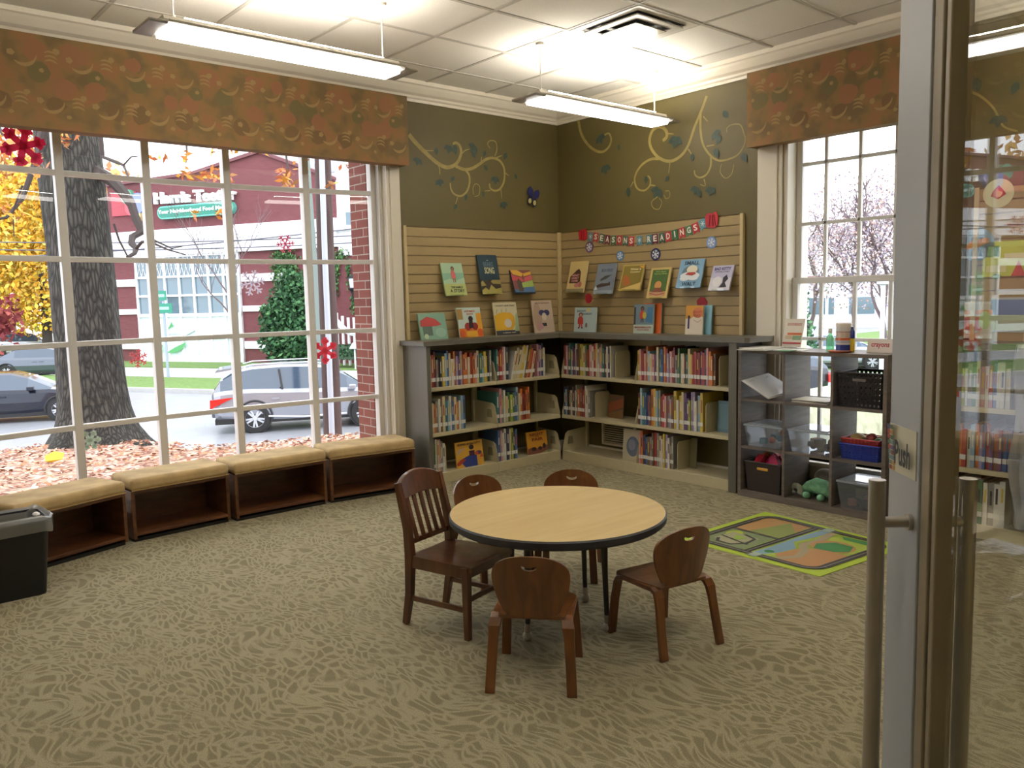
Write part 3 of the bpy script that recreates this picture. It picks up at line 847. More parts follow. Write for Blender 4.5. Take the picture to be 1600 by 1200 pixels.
def figure(cu, cv, s_, body, skin='#8a5a3c', hair='#2e1d18', legs=None):
    legs = legs or skin
    return [('poly', [(cu - .07 * s_, cv - .28 * s_), (cu - .02 * s_, cv - .28 * s_), (cu, cv - .1 * s_), (cu + .05 * s_, cv - .28 * s_), (cu + .1 * s_, cv - .27 * s_), (cu + .07 * s_, cv), (cu - .06 * s_, cv)], legs),
            ('poly', [(cu - .13 * s_, cv - .12 * s_), (cu + .13 * s_, cv - .12 * s_), (cu + .12 * s_, cv + .1 * s_), (cu + .05 * s_, cv + .19 * s_), (cu - .06 * s_, cv + .19 * s_), (cu - .13 * s_, cv + .08 * s_)], body),
            ('ell', cu + .01 * s_, cv + .26 * s_, .1 * s_, .085 * s_, hair), ('ell', cu + .01 * s_, cv + .24 * s_, .06 * s_, .06 * s_, skin)]
wall_book('A', (690.5, 411), (697.5, 462.5), (730.5, 461), '#9fb98b', [
    ('rect', 0, .36, 1, 1, '#a3c3a0'), ('poly', [(0, .45), (.3, .52), (.6, .47), (1, .55), (1, .7), (0, .68)], '#7fae92'), ('rect', 0, 0, 1, .36, '#b3bd72'),
    *figure(.5, .62, .8, '#bd5a5c'), ('text', 'THIS NAME IS', .56, .25, .55, .07, '#33413a'), ('text', 'A STORY', .56, .14, .68, .1, '#2d3a36')],
    'green picture book with a girl in pink, titled A STORY', group=gw, ledge='green book with the girl in pink')
wall_book('A', (746, 398), (754.5, 460), (785, 459), '#2b414b', [
    ('poly', [(0, .4), (.2, .33), (.45, .37), (.7, .3), (1, .42), (1, 0), (0, 0)], '#3a2d22'), ('poly', [(0, .3), (.1, .35), (.25, .22), (0, .2)], '#9b8c4d'),
    ('poly', [(0, 0), (0, .1), (.2, .17), (.35, .1), (.5, .24), (.7, .13), (1, .16), (1, 0)], '#a39a4f'), ('poly', [(.5, .32), (.6, .36), (1, .36), (1, .25), (.6, .26)], '#8f8246'),
    ('text', 'MY', .5, .86, .1, .02, '#c9cab0'), ('text', "BEARS", .5, .76, .5, .12, '#5d7480'), ('text', 'SONG', .52, .6, .5, .17, '#cfc99a')],
    'tall dark blue picture book titled SONG above yellow hills', group=gw, ledge='tall dark blue book')
wall_book('A', (797, 422), (806, 460.5), (837, 457), '#2c3a4a', [
    ('poly', [(0, .1), (0, 1), (1, 1), (1, .1)], '#7c4a48'), ('poly', [(0, 1), (.1, .82), (.5, .72), (.6, .85), (.35, 1)], '#d3a540'), ('poly', [(.6, .72), (1, .82), (1, .95), (.6, .85)], '#d3a540'),
    ('poly', [(0, .85), (.15, .75), (.5, .68), (.55, .5), (.3, .55), (0, .55)], '#b94e55'), ('poly', [(.58, .48), (1, .6), (1, .8), (.6, .68)], '#c05a60'),
    ('poly', [(.4, .25), (.42, .45), (1, .58), (1, .3)], '#93aa58'), ('poly', [(0, 0), (0, .2), (.4, .1), (.5, .25), (1, .3), (1, 0)], '#4a6f97'), ('rect', 0, 0, 1, .06, '#20242c'),
    ('poly', [(.2, .1), (.2, .5), (.3, .66), (.42, .5), (.42, .1)], '#4d4436')],
    'square picture book with yellow, pink and green stripes', group=gw, ledge='striped square book')
top_book('A', (656.5, 490), (659, 529.5), (701, 530), '#86b09a', [
    ('rect', 0, 0, 1, 1, '#7fa58e'), ('poly', [(.03, .5), (.05, .72), (.3, .87), (.6, .78), (.82, .55), (.6, .5)], '#a83a37'), ('rect', .1, .15, .45, .5, '#566b5c'), ('ell', .2, .12, .08, .1, '#b9c9a6'), ('ell', .75, .25, .2, .18, '#93b8a4')],
    'sea green picture book with a red mushroom shape, at the window end', group=gt)
top_book('A', (717, 481), (719.5, 526.5), (756, 526.5), '#cfd9c8', [
    ('rect', 0, 0, 1, .3, '#cf7a2a'), ('rect', 0, .3, 1, 1, '#bcd0c4'), ('rect', .78, .25, 1, .8, '#d89a2c'), ('rect', .0, .6, .22, .95, '#a98a4a'), ('rect', .3, 0, .75, .2, '#d3a02b'),
    ('ell', .38, .36, .14, .13, '#8f2a28'), ('ell', .68, .36, .13, .13, '#8f2a28'), ('poly', [(.42, .3), (.62, .3), (.6, .62), (.45, .62)], '#3c2420'), ('ell', .53, .62, .1, .09, '#2a1a18'),
    ('ell', .12, .14, .12, .13, '#c8581f'), ('ell', .87, .14, .12, .13, '#c8581f'), ('text', "AUTUMN'S", .52, .87, .45, .07, '#b4473e'), ('text', 'SONG', .52, .78, .28, .05, '#b4473e')],
    'picture book with orange pumpkins and autumn trees on its cover', group=gt)
top_book('A', (774, 473), (776.5, 521.5), (812.5, 520), '#d8ceaa', [
    ('poly', [(0, .15), (0, .6), (.15, .66), (.35, .7), (.7, .68), (.85, .55), (.85, .3), (.7, .15)], '#d9a92e'), ('rect', 0, 0, 1, .14, '#38393c'), ('ell', .55, .36, .16, .14, '#d9d2c2'),
    ('poly', [(.8, .1), (1, .1), (1, .7), (.9, .6)], '#9fb48c'), ('text', "I WON'T GIVE THAT", .5, .9, .85, .05, '#4c4838'), ('text', 'a kitten tale', .55, .07, .55, .04, '#c9c4b4'),
    ('line', [(.08, .66), (.15, .8)], .003, '#333'), ('line', [(.3, .7), (.34, .8)], .003, '#444444'), ('line', [(.5, .7), (.54, .82)], .003, '#444444')],
    'cream picture book with a big yellow furry shape on its cover', group=gt)
top_book('A', (834, 470), (836.5, 519), (867.5, 518.5), '#c6b39a', [
    ('rect', .0, .0, 1, 1, '#c4b09a'), ('ell', .22, .5, .2, .45, '#b39a84'), ('ell', .45, .62, .15, .09, '#3f3e66'), ('ell', .68, .62, .15, .09, '#3f3e66'), ('ell', .55, .5, .12, .12, '#d8cbb8'), ('rect', .4, .2, .62, .3, '#33303a'),
    ('ell', .3, .2, .15, .1, '#bd8f92'), ('text', 'SNOW MORNING', .52, .92, .7, .045, '#6b5a52')],
    'pale pinkish picture book with two dark blue round ears on its cover', group=gt)
wall_book('B', (888.5, 409.5), (884, 457), (911, 457), '#cdb77a', [
    ('poly', [(.1, .3), (.12, .52), (.4, .7), (.55, .76), (.68, .66), (.72, .35), (.6, .3)], '#4b2a24'), ('text', 'HEART', .42, .55, .42, .07, '#d79a94'), ('text', 'SWEET', .42, .46, .42, .07, '#d79a94'), ('text', 'HOME', .42, .37, .36, .06, '#d79a94'),
    ('ell', .55, .23, .13, .07, '#c07f79'), ('ell', .75, .25, .1, .09, '#b16a66'), ('rect', 0, 0, 1, .12, '#8e8563')],
    'tan picture book with a dark brown house shape on its cover', group=gw, ledge='tan book with the brown house')
wall_book('B', (932.5, 413), (926.5, 459.5), (955.5, 459), '#747e8c', [
    ('rect', 0, 0, 1, .12, '#8e9ba6'), ('text', 'BEAVERS!', .55, .78, .6, .1, '#43505f'), ('poly', [(.25, .48), (.5, .6), (.85, .63), (.6, .5), (.3, .42)], '#474b42'), ('poly', [(.1, .2), (.35, .22), (.85, .28), (.8, .4), (.7, .35), (.35, .35), (.1, .28)], '#46342f'),
    ('poly', [(0, .13), (.1, .28), (.2, .14)], '#c8ccd0')],
    'slate blue picture book with leaping dark animals on its cover', group=gw, ledge='slate blue book')
wall_book('B', (971.5, 414.5), (966, 454.5), (999.5, 453), '#b09a54', [
    ('rect', .05, .05, .95, .95, '#7c6d2c'), ('poly', [(.03, .05), (.3, .12), (.97, .3), (.97, .05)], '#c9ad66'), ('poly', [(.1, .5), (.2, .62), (.4, .5), (.5, .25), (.3, .15), (.1, .3)], '#a4602e'), ('poly', [(.75, .93), (.97, .93), (.97, .82)], '#d59b31'),
    ('text', 'Winter is', .62, .82, .5, .09, '#d8cf9f'), ('text', 'Coming', .62, .7, .46, .09, '#d8cf9f')],
    'olive gold picture book with a brown fox-like shape on its cover', group=gw, ledge='olive gold book')
wall_book('B', (1016.5, 419), (1009.5, 466), (1041, 466), '#c5ac6c', [
    ('rect', .1, .2, .9, .93, '#46622c'), ('rect', .1, .08, .9, .22, '#b98f6a'), ('ell', .48, .42, .17, .14, '#c68e54'), ('poly', [(.2, .2), (.35, .34), (.62, .34), (.8, .2)], '#7a4433'), ('text', 'Hugo Bears', .52, .86, .5, .05, '#9db466'), ('text', 'Hungry Night', .52, .79, .62, .05, '#9db466'), ('line', [(.12, .16), (.5, .1), (.88, .16)], .006, '#a33c33')],
    'dark green picture book with tan border and a smiling animal', group=gw, ledge='dark green book with tan border')
wall_book('B', (1061, 406.5), (1055.5, 450.5), (1093, 448.5), '#7ca3bf', [
    ('ell', .5, .52, .36, .26, '#5b707b'), ('ell', .5, .42, .4, .14, '#d6dcdc'), ('ell', .55, .64, .22, .15, '#d9d3b8'), ('poly', [(.3, .46), (.4, .54), (.68, .54), (.75, .48), (.6, .42)], '#a83c34'), ('ell', .3, .32, .2, .08, '#d6dcdc'), ('ell', .65, .33, .22, .08, '#d6dcdc'),
    ('text', 'SMALL', .5, .87, .62, .13, '#2e4454'), ('text', 'WALT', .52, .13, .58, .13, '#2e4454')],
    'sky blue picture book titled SMALL WALT with a red snow plough', group=gw, ledge='sky blue book')
wall_book('B', (1113.5, 415.5), (1106, 454), (1138.5, 453), '#b9b6cf', [
    ('rect', 0, 0, 1, .5, '#cfcdd6'), ('ell', .35, .35, .22, .2, '#dedde0'), ('poly', [(.48, .1), (.62, .3), (.6, .5), (.75, .62), (.86, .45), (.74, .3), (.86, .12)], '#27232f'),
    ('text', 'BAD KITTY', .5, .86, .78, .12, '#34276a'), ('text', 'WINTER STORY', .5, .74, .7, .05, '#55506e')],
    'lilac picture book titled BAD KITTY at the banner wall end', group=gw, ledge='lilac book')
top_book('B', (895.5, 480.5), (896.5, 517), (930, 517), '#b9cdcd', [
    ('ell', .65, .9, .1, .07, '#d8cd84'), ('text', 'SNOWY', .32, .85, .42, .09, '#35597b'), ('text', 'SUNDAY', .62, .74, .42, .08, '#35597b'), *figure(.3, .45, 1.0, '#b53c30', '#c99a80', '#5b3a34', '#b53c30'),
    ('ell', .58, .28, .05, .1, '#7a665c'), ('rect', .2, .14, .27, .19, '#272a38'), ('rect', .36, .14, .42, .19, '#272a38')],
    'light blue picture book with a figure in red overalls on its cover', group=gt, lean=.02)
def pair_front(px0, px1, tl, label, cov, ops): pass
top_book('B', (1003, 474), (1003.5, 517.5), (1032, 517.8), '#98a09a', [('rect', 0, 0, 1, 1, '#d5682a')],
    'orange picture book standing behind the book with the dancing child', group=gt, lean=.02, back=.04)
top_book('B', (989, 475.5), (989.5, 518.3), (1020, 518.6), '#9fb2ae', [
    ('rect', 0, .3, 1, 1, '#70848c'), ('poly', [(.6, .4), (.95, .35), (.95, .9), (.7, .9)], '#46769a'), ('rect', 0, 0, 1, .3, '#b4c7b6'), ('rect', 0, .3, .1, .9, '#3a3d44'), *figure(.42, .62, .9, '#c4482e', '#7a4a34', '#2a1a1c', '#3c3c42'),
    ('ell', .55, .62, .1, .12, '#c2b44a'), ('text', 'MARSHMALLOW', .5, .21, .85, .06, '#a83a3f'), ('text', 'CLOUDS', .5, .12, .6, .05, '#a83a3f')],
    'grey blue picture book with a dancing child, in front of an orange one', group=gt, lean=.02, )
top_book('B', (1083, 477), (1083.5, 518.3), (1110.5, 518), '#5f97ad', [('rect', 0, 0, .5, 1, '#6a9fb4'), ('rect', .5, 0, 1, 1, '#82b2c2')],
    'teal blue picture book standing behind the orange and white one', group=gt, lean=.02, back=.04)
top_book('B', (1069.5, 477.5), (1070, 519.2), (1097, 519.2), '#d5c8b0', [
    ('poly', [(0, .55), (0, 1), (1, 1), (1, .6), (.6, .7), (.3, .55)], '#cf9437'), ('ell', .7, .75, .3, .18, '#cc7c50'), ('rect', .14, .2, .24, .55, '#45356a'), ('ell', .2, .6, .07, .06, '#38283c'), ('text', 'SNOW', .68, .78, .5, .08, '#b04f38'), ('text', 'DAY', .68, .66, .4, .08, '#b04f38'), ('line', [(.5, .5), (.7, .42), (.9, .5)], .004, '#98705e')],
    'orange and white picture book with a purple bird on its cover', group=gt, lean=.02)
# face-out books on the bottom shelves of the window wall
def shelf_face(tl, bl, br, z, *a, yy=-.25, lean=.03, **k):
    BL = ony(bl[0], bl[1], yy); BL.z = z; BR = ony(br[0], br[1], yy); BR.z = z; TL = ony(tl[0], tl[1], yy + lean); TL.x = BL.x
    return display_book(BL, BR, TL, *a, **k)
shelf_face((714.5, 692), (715, 735), (757, 728), BASE + .001, '#d3a23c', [
    ('rect', 0, 0, 1, 1, '#d6a43b'), ('poly', [(0, .5), (.2, .6), (.35, .75), (.1, .72)], '#b79e82'), ('poly', [(.3, 0), (.75, 0), (.75, .4), (.6, .48), (.4, .42), (.1, .3)], '#2a3a80'), ('ell', .58, .75, .09, .1, '#241a26'), ('rect', .48, .42, .68, .62, '#4a2436'),
    ('poly', [(0, .2), (.2, .35), (.35, .3), (.1, .1), (0, .1)], '#b8452a'), ('ell', .82, .5, .12, .08, '#3a3450'), ('poly', [(.68, .42), (.76, .6), (.84, .42)], '#b8452a'), ('poly', [(.85, .3), (.93, .5), (1, .3)], '#c05a2c'), ('text', 'SONG of the CITY', .5, .9, .86, .08, '#4d2a22')],
    'yellow picture book titled SONG OF THE CITY facing out on the bottom shelf', yy=-.30)
shelf_face((824, 676), (826, 717), (857, 708), BASE + .001, '#c98f2e', [
    ('rect', 0, .3, 1, 1, '#cf9430'), ('poly', [(0, 0), (0, .25), (.2, .3), (.5, .22), (1, .34), (1, 0)], '#7c4a38'), ('ell', .3, .22, .12, .09, '#2b1d20'), ('ell', .6, .22, .1, .08, '#2b1d20'), ('ell', .82, .3, .08, .12, '#2b1d20'), ('poly', [(.6, 0), (1, .1), (1, 0)], '#9aa566'),
    ('text', 'NIGHT', .5, .86, .68, .13, '#7a2420'), ('text', 'at the', .5, .76, .2, .04, '#7a2420'), ('text', 'FAIR', .52, .64, .55, .13, '#7a2420')],
    'orange picture book titled NIGHT AT THE FAIR facing out by the corner', yy=-.29)
# books standing flat behind the rows on the banner wall shelves
def leanbook(y0, y1, z, x, h, cov, ops, label):
    display_book((x, y0, z), (x, y1, z), (x + .02, y0, z + h), cov, ops, label, group='picture books standing flat behind the shelf rows')
leanbook(-.78, -.95, SH[1] + .001, -.20, .20, '#5f4632', [('poly', [(0, .2), (1, .5), (1, .9), (0, .6)], '#8a4a2c'), ('poly', [(0, 0), (1, .0), (1, .4), (0, .2)], '#7a5a34')], 'brown picture book leaning at the back of the middle shelf')
leanbook(-1.93, -2.05, SH[1] + .001, -.22, .24, '#54707c', [('rect', .1, .1, .9, .9, '#62808a')], 'blue grey picture book standing after the middle shelf bookend')
leanbook(-1.0, -1.2, BASE + .001, -.26, .26, '#c1b89f', [('ell', .55, .45, .35, .33, '#6d7488'), ('ell', .5, .5, .2, .18, '#8990a2')], 'grey picture book with a blue round shape on the bottom shelf')
leanbook(-1.64, -1.70, BASE + .001, -.18, .24, '#6f6a4c', [], 'olive picture book leaning behind the bottom shelf bookend')

# ------------------------------------------------------------------ banner and paper shapes
def bpt(px, py, d=.03): return onx(px, py, -d)
def wall_disc(name, px, py, r, ops, label, cat, d=.021, group=None, th=.002, outline=None, base='#ffffff'):
    p = bpt(px, py, d); o_ = outline or [(.5 + .5 * math.cos(t * PI / 14), .5 + .5 * math.sin(t * PI / 14)) for t in range(28)]
    b = MB(); b.prism([((u - .5) * 2 * r, (v - .5) * 2 * r) for u, v in o_], 0, th, cm(base))
    if ops: draw(b, ops, 2 * r, 2 * r, lambda u, v, l: ((u - .5) * 2 * r, -l, (v - .5) * 2 * r))
    o = b.build(name); o.location = p; o.rotation_euler = (0, 0, -PI / 2)
    return tag(o, label, cat, group)
def crop3(x, y): return 860 + x / 4.85, 330 + y / 4.85
bn = thing('letter_banner', 'paper pennant banner spelling SEASONS READINGS across the slat wall', 'banner', bpt(*crop3(740, 160), .024), -PI / 2)
P0 = Vector(bn.location)
def loc(px, py, d=.024):
    p = bpt(px, py, d); return Vector((-(p.y - P0.y), (p.x - P0.x), p.z - P0.z))
fl = [(303, 198, '', '#6f8287'), (343, 200, 'S', '#a8322f'), (388, 210, 'E', '#3f5a48'), (432, 218, 'A', '#6b2a33'), (477, 222, 'S', '#4c6b4a'), (522, 222, 'O', '#a8322f'), (568, 228, 'N', '#3f5a48'), (613, 230, 'S', '#b03434'),
      (675, 225, '', '#5b8793'), (748, 218, 'R', '#4c7a80'), (793, 212, 'E', '#6b2a3c'), (845, 205, 'A', '#3f5a48'), (893, 195, 'D', '#b03434'), (943, 180, 'I', '#3c6a44'), (997, 165, 'N', '#b03434'), (1050, 150, 'G', '#4c7a58'), (1100, 130, 'S', '#b0303c'), (1155, 100, '', '#5b8fa0')]
pts = []
for i, (x, y, ch, col) in enumerate(fl):
    p = loc(*crop3(x, y)); pts.append(p)
    q = loc(*crop3(*fl[min(i + 1, len(fl) - 1)][:2])); r_ = loc(*crop3(*fl[max(i - 1, 0)][:2]))
    sl = math.atan2(q.z - r_.z, q.x - r_.x)
    hw, hh = .03, .043
    M = Matrix.Translation(p) @ Matrix.Rotation(-sl, 4, 'Y')
    b = MB(); b.prism([(-hw, hh), (-hw, -hh), (0, -hh + .014), (hw, -hh), (hw, hh)], 0, .0015, cm(col), M=M)
    ops = [('poly', [(.08, .95), (.08, .12), (.5, .28), (.92, .12), (.92, .95)], col)]
    if ch: ops.append(('text', ch, .5, .58, .2 if ch == 'I' else .62, .58, '#e4dfd2'))
    else: ops += [('line', [(.5, .3), (.5, .85)], .005, '#cfdada'), ('line', [(.2, .45), (.8, .7)], .005, '#cfdada'), ('line', [(.2, .7), (.8, .45)], .005, '#cfdada')]
    draw(b, ops, hw * 2, hh * 2, lambda u, v, l: M @ Vector(((u - .5) * hw * 2, -l, (v - .5) * hh * 2)))
    b.build('pennant', bn)
MB().tube([p + Vector((0, .003, .036)) for p in pts], .0015, cm('#8f8a7c'), 4).build('string', bn)
bow = [(-.05, .03), (-.03, .05), (0, .045), (.035, .055), (.05, .02), (.045, -.03), (.02, -.05), (-.02, -.045), (-.045, -.04), (-.05, 0)]
for x, y, k in ((245, 180, 1.05), (1222, 70, 1.2)):
    p = loc(*crop3(x, y), .03); b = MB(); M = Matrix.Translation(p)
    b.prism([(a * k, c_ * k) for a, c_ in bow], 0, .004, cm('#b02028', .4), M=M)
    for a in (-.02, .01, .03): b.tube([M @ Vector((a * k, -.001, -.035 * k)), M @ Vector((a * k * .6, -.004, .035 * k))], .0035, cm('#8c161e', .4), 5)
    b.build('red_bow', bn)
def flake(c1): 
    o = []
    for k in range(3):
        a = k * PI / 3 + .3
        o.append(('line', [(.5 - .36 * math.cos(a), .5 - .36 * math.sin(a)), (.5 + .36 * math.cos(a), .5 + .36 * math.sin(a))], .008, c1))
    for k in range(6):
        a = k * PI / 3 + .3
        o.append(('line', [(.5 + .34 * math.cos(a + .35), .5 + .34 * math.sin(a + .35)), (.5 + .2 * math.cos(a), .5 + .2 * math.sin(a)), (.5 + .34 * math.cos(a - .35), .5 + .34 * math.sin(a - .35))], .006, c1))
    return o
for (x, y, r, c_, nm) in ((295, 272, .05, '#6b4d72', 'purple'), (528, 338, .044, '#4f7fb0', 'small mid blue'), (797, 327, .052, '#1d2450', 'navy'), (1220, 237, .048, '#7f9fd0', 'pale blue')):
    wall_disc('snowflake_disc', *crop3(x, y), r, flake('#d8dde6'), nm + ' round paper disc with a white snowflake below the banner', 'decoration', group='snowflake discs under the banner', base=c_)
mit = [(.1, .35), (.05, .7), (.35, .98), (.75, .95), (1, .6), (.9, .2), (.6, .0), (.25, .05)]
wall_disc('red_paper_cutout', *crop3(288, 660), .047, [('line', [(.3, .2), (.5, .7)], .004, '#7c141c'), ('line', [(.6, .15), (.65, .8)], .004, '#7c141c')], 'red paper cutout under the tan book with the house', 'decoration', outline=mit, base='#a31d28')
wall_disc('red_paper_cutout', *crop3(1147, 700), .055, [('line', [(.3, .2), (.5, .7)], .004, '#7c141c')], 'red paper cutout behind the orange and white book', 'decoration', outline=mit, base='#a31d28')

# things on the slat wall beyond the glass door
wall_disc('paper_leaf_disc', 1560, 302, .085, [('poly', [(.5, .78), (.66, .6), (.75, .45), (.5, .3), (.25, .42), (.33, .6)], '#b8303c')], 'cream round paper sign with a red leaf seen through the door glass', 'sign', base='#d8d2a8')
wall_disc('paper_oval_sign', 1526, 382, .10, [('poly', [(.15, .35), (.3, .6), (.8, .7), (.85, .55), (.5, .4)], '#c98238')], 'blue grey oval paper sign with an orange fish seen through the door glass', 'sign', base='#6d90a5')
wall_disc('paper_poster', 1573, 404, .13, [('rect', .1, .55, .35, .8, '#57843e'), ('rect', .45, .5, .9, .62, '#e6dfb0'), ('poly', [(.6, .1), (.75, .45), (.9, .1)], '#c04a40'), ('rect', .08, .2, .5, .35, '#e0dca0'), ('ell', .3, .1, .1, .06, '#5d9040')], 'yellow patterned paper poster seen through the door glass', 'poster', outline=[(0, .1), (0, .9), (1, .9), (1, .1)], base='#c9cf55')
wall_disc('wall_picture_print', 1512, 500, .14, [('rect', 0, .2, 1, .85, '#c2bda8'), ('rect', 0, .62, 1, .72, '#c47a2e'), ('ell', .6, .42, .3, .16, '#b8503c'), ('ell', .25, .4, .15, .12, '#d0b84a'), ('ell', .85, .5, .12, .2, '#a8c070')], 'colourful picture print standing over the shelf beyond the glass door', 'picture', outline=[(0, .1), (0, .9), (1, .9), (1, .1)], base='#cfcabb')
wall_disc('wall_picture_print', 1585, 492, .13, [('rect', 0, .5, 1, .85, '#5c7fa8'), ('rect', 0, .15, 1, .5, '#a9b795')], 'blue landscape print beside the yellow poster beyond the glass door', 'picture', outline=[(0, .1), (0, .9), (1, .9), (1, .1)], base='#b9c3c4')
# plastic sheet over the far shelf
sm = glass_mat('translucent_plastic', (.9, .92, .95), .06, .15, .55, (.78, .79, .8))
b = MB(); n = 30; vs = []
for j in range(14):
    for i in range(n + 1):
        y = -4.03 - i * .62 / n; z = 1.16 - j * 1.04 / 13
        vs.append((-.40 - .02 * math.sin(i * .9 + j * .35) - .012 * math.sin(i * 2.1 - j * .6) - (.01 * j / 13), y + .015 * math.sin(j * .9), z))
b.add(vs, [(j * (n + 1) + i, j * (n + 1) + i + 1, (j + 1) * (n + 1) + i + 1, (j + 1) * (n + 1) + i) for j in range(13) for i in range(n)], sm)
o = b.build('plastic_sheet', smooth=True); tag(o, 'translucent plastic sheet draped over the bookcase beyond the glass door', 'plastic sheet')
sm_ = o.modifiers.new('thickness', 'SOLIDIFY'); sm_.thickness = .001

# ------------------------------------------------------------------ cube shelf and what it holds
CX0, CX1 = 2.235, 3.315
cu = thing('cube_shelf', 'grey wood nine cube shelf standing in front of the sash window', 'shelf unit', (0, 0, 0), -PI / 2)
yb, yf_ = -.06, -.395
zz = [0, .355, .70, 1.05]
MB().box(CX0, CX0 + .026, yf_, yb, 0, 1.07, M_cube).build('side_panel', cu, bevel=.0015)
MB().box(CX1 - .026, CX1, yf_, yb, 0, 1.07, M_cube).build('side_panel', cu, bevel=.0015)
MB().box(CX0 + .026, CX1 - .026, yf_, yb, 1.045, 1.07, M_cube).build('top_board', cu, bevel=.0015)
MB().box(CX0 + .026, CX1 - .026, yf_, yb, 0.0, .045, M_cube).build('bottom_board', cu, bevel=.0015)
cw = (CX1 - CX0 - .052 - .036) / 3
XS = [CX0 + .026 + k * (cw + .018) for k in range(3)]
for z in zz[1:3]: MB().box(CX0 + .026, CX1 - .026, yf_ + .004, yb, z, z + .018, M_cube).build('shelf_board', cu)
for x in XS[1:]: MB().box(x - .018, x, yf_ + .002, yb, .045, 1.045, M_cube).build('divider', cu)
def cpt(k, row, dx=.5, dy=-.2):
    """world point on the shelf floor of cube column k; row 0 is the bottom"""
    z = [.045, .373, .718][row] + .0005
    return Vector((dy, -(XS[k] + cw * dx), z))
# clear lidded boxes
clr = glass_mat('clear_box_plastic', (.9, .93, .96), .05, .05, .26, (.75, .78, .82))
lidm = glass_mat('frosted_lid_plastic', (.85, .88, .92), .05, .1, .72, (.68, .72, .78))
def clear_box(k, row, label, fill, w_=.29, d_=.28, h_=.145, dx=.5, cols=()):
    t = thing('clear_storage_box', label, 'storage box', cpt(k, row, dx, -.235), -PI / 2, 'clear lidded boxes in the cube shelf')
    b = MB(); a, c_ = w_ / 2 - .02, d_ / 2 - .02; A, C = w_ / 2, d_ / 2
    vs = [(-a, -c_, 0), (a, -c_, 0), (a, c_, 0), (-a, c_, 0), (-A, -C, h_), (A, -C, h_), (A, C, h_), (-A, C, h_)]
    b.add(vs, [(3, 2, 1, 0), (0, 1, 5, 4), (1, 2, 6, 5), (2, 3, 7, 6), (3, 0, 4, 7)], clr); b.build('body', t)
    b = MB(); b.box(-A - .006, A + .006, -C - .006, C + .006, h_, h_ + .014, lidm); b.box(-A + .02, A - .02, -C + .02, C - .02, h_ + .014, h_ + .02, lidm); b.build('lid', t, bevel=.004)
    rr = random.Random(label)
    for i in range(fill):
        r = rr.uniform(.022, .036); x = rr.uniform(-a + .035, a - .035); y = rr.uniform(-c_ + .035, c_ - .035); z = r + rr.uniform(0, .04)
        b = MB()
        if rr.random() < .5: b.ball((0, 0, 0), r, cm(rr.choice(cols)), 10, 6)
        else: b.box(-r, r, -r, r, -r * .8, r * .8, cm(rr.choice(cols)), Matrix.Rotation(rr.uniform(0, 1.5), 4, 'Z'))
        o = b.build('toy_piece', None, bevel=.003)
        o.parent = t; o.location = (x, y, z + .002)
        o.name = 'contents'
    return t
clear_box(0, 1, 'clear lidded box with teal and orange toys in the first column of the cube shelf', 8, .30, cols=['#3f7f94', '#c07a50', '#7ea0b0', '#a84838'])
clear_box(1, 1, 'clear lidded box with yellow and dark pieces in the centre cube', 10, .30, cols=['#d0a838', '#3c3330', '#4a3c30', '#b87a3a'])
clear_box(2, 0, 'clear lidded box of grey toys on the bottom row of the cube shelf', 7, .27, h_=.17, cols=['#55585f', '#8a8a90', '#3b3b40', '#a07468'])
# baskets
def basket(k, row, label, col, w_, d_, h_, holes=True, handle='#1d1714', group=None, dy=-.235, dz=0):
    p = cpt(k, row, .5, dy); p.z += dz
    t = thing('plastic_basket', label, 'basket', p, -PI / 2, group)
    m = cm(col, .5); b = MB(); A, C = w_ / 2, d_ / 2; a, c_ = A * .9, C * .9; th = .004
    for s_ in range(4):
        L0 = [(-a, -c_), (a, -c_), (a, c_), (-a, c_)]; L1 = [(-A, -C), (A, -C), (A, C), (-A, C)]
        p0, p1 = L0[s_], L0[(s_ + 1) % 4]; q0, q1 = L1[s_], L1[(s_ + 1) % 4]
        nu, nv = (10, 6) if holes else (1, 1)
        nrm = Vector(((p1[1] - p0[1]), -(p1[0] - p0[0]), 0)).normalized() * th
        def P(u, v):
            x0 = Vector((p0[0], p0[1], 0)).lerp(Vector((p1[0], p1[1], 0)), u); x1 = Vector((q0[0], q0[1], h_)).lerp(Vector((q1[0], q1[1], h_)), u)
            return x0.lerp(x1, v)
        def bar(u0, u1, v0, v1):
            q = [P(u0, v0), P(u1, v0), P(u1, v1), P(u0, v1)]
            b.add(q + [x - nrm for x in q], [(0, 1, 2, 3), (7, 6, 5, 4), (0, 4, 5, 1), (1, 5, 6, 2), (2, 6, 7, 3), (3, 7, 4, 0)], m)
        if holes:
            for i in range(nu + 1): bar(max(0, i / nu - .03), min(1, i / nu + .03), 0, 1)
            for j in range(nv + 1): bar(0, 1, max(0, j / nv - .055), min(1, j / nv + .055))
        else: bar(0, 1, 0, 1)
    b.box(-a, a, -c_, c_, 0, .005, m); b.build('basket_wall', t)
    r = MB(); r.tube([(-A, -C, h_), (A, -C, h_), (A, C, h_), (-A, C, h_), (-A, -C, h_)], .006, m, 6); r.build('rim', t)
    if handle: MB().box(-.045, .045, -C - .001, -C + .006, h_ - .055, h_ - .035, cm(handle)).build('handle', t, bevel=.004)
    return t
basket(2, 2, 'black plastic basket filling the upper cube next to the door', '#231b17', .30, .28, .225, True, '#6b625a')
t = basket(0, 0, 'dark brown plastic bin of red toys in the lowest cube of the first column', '#2c211c', .29, .28, .215, False, '#c8952e')
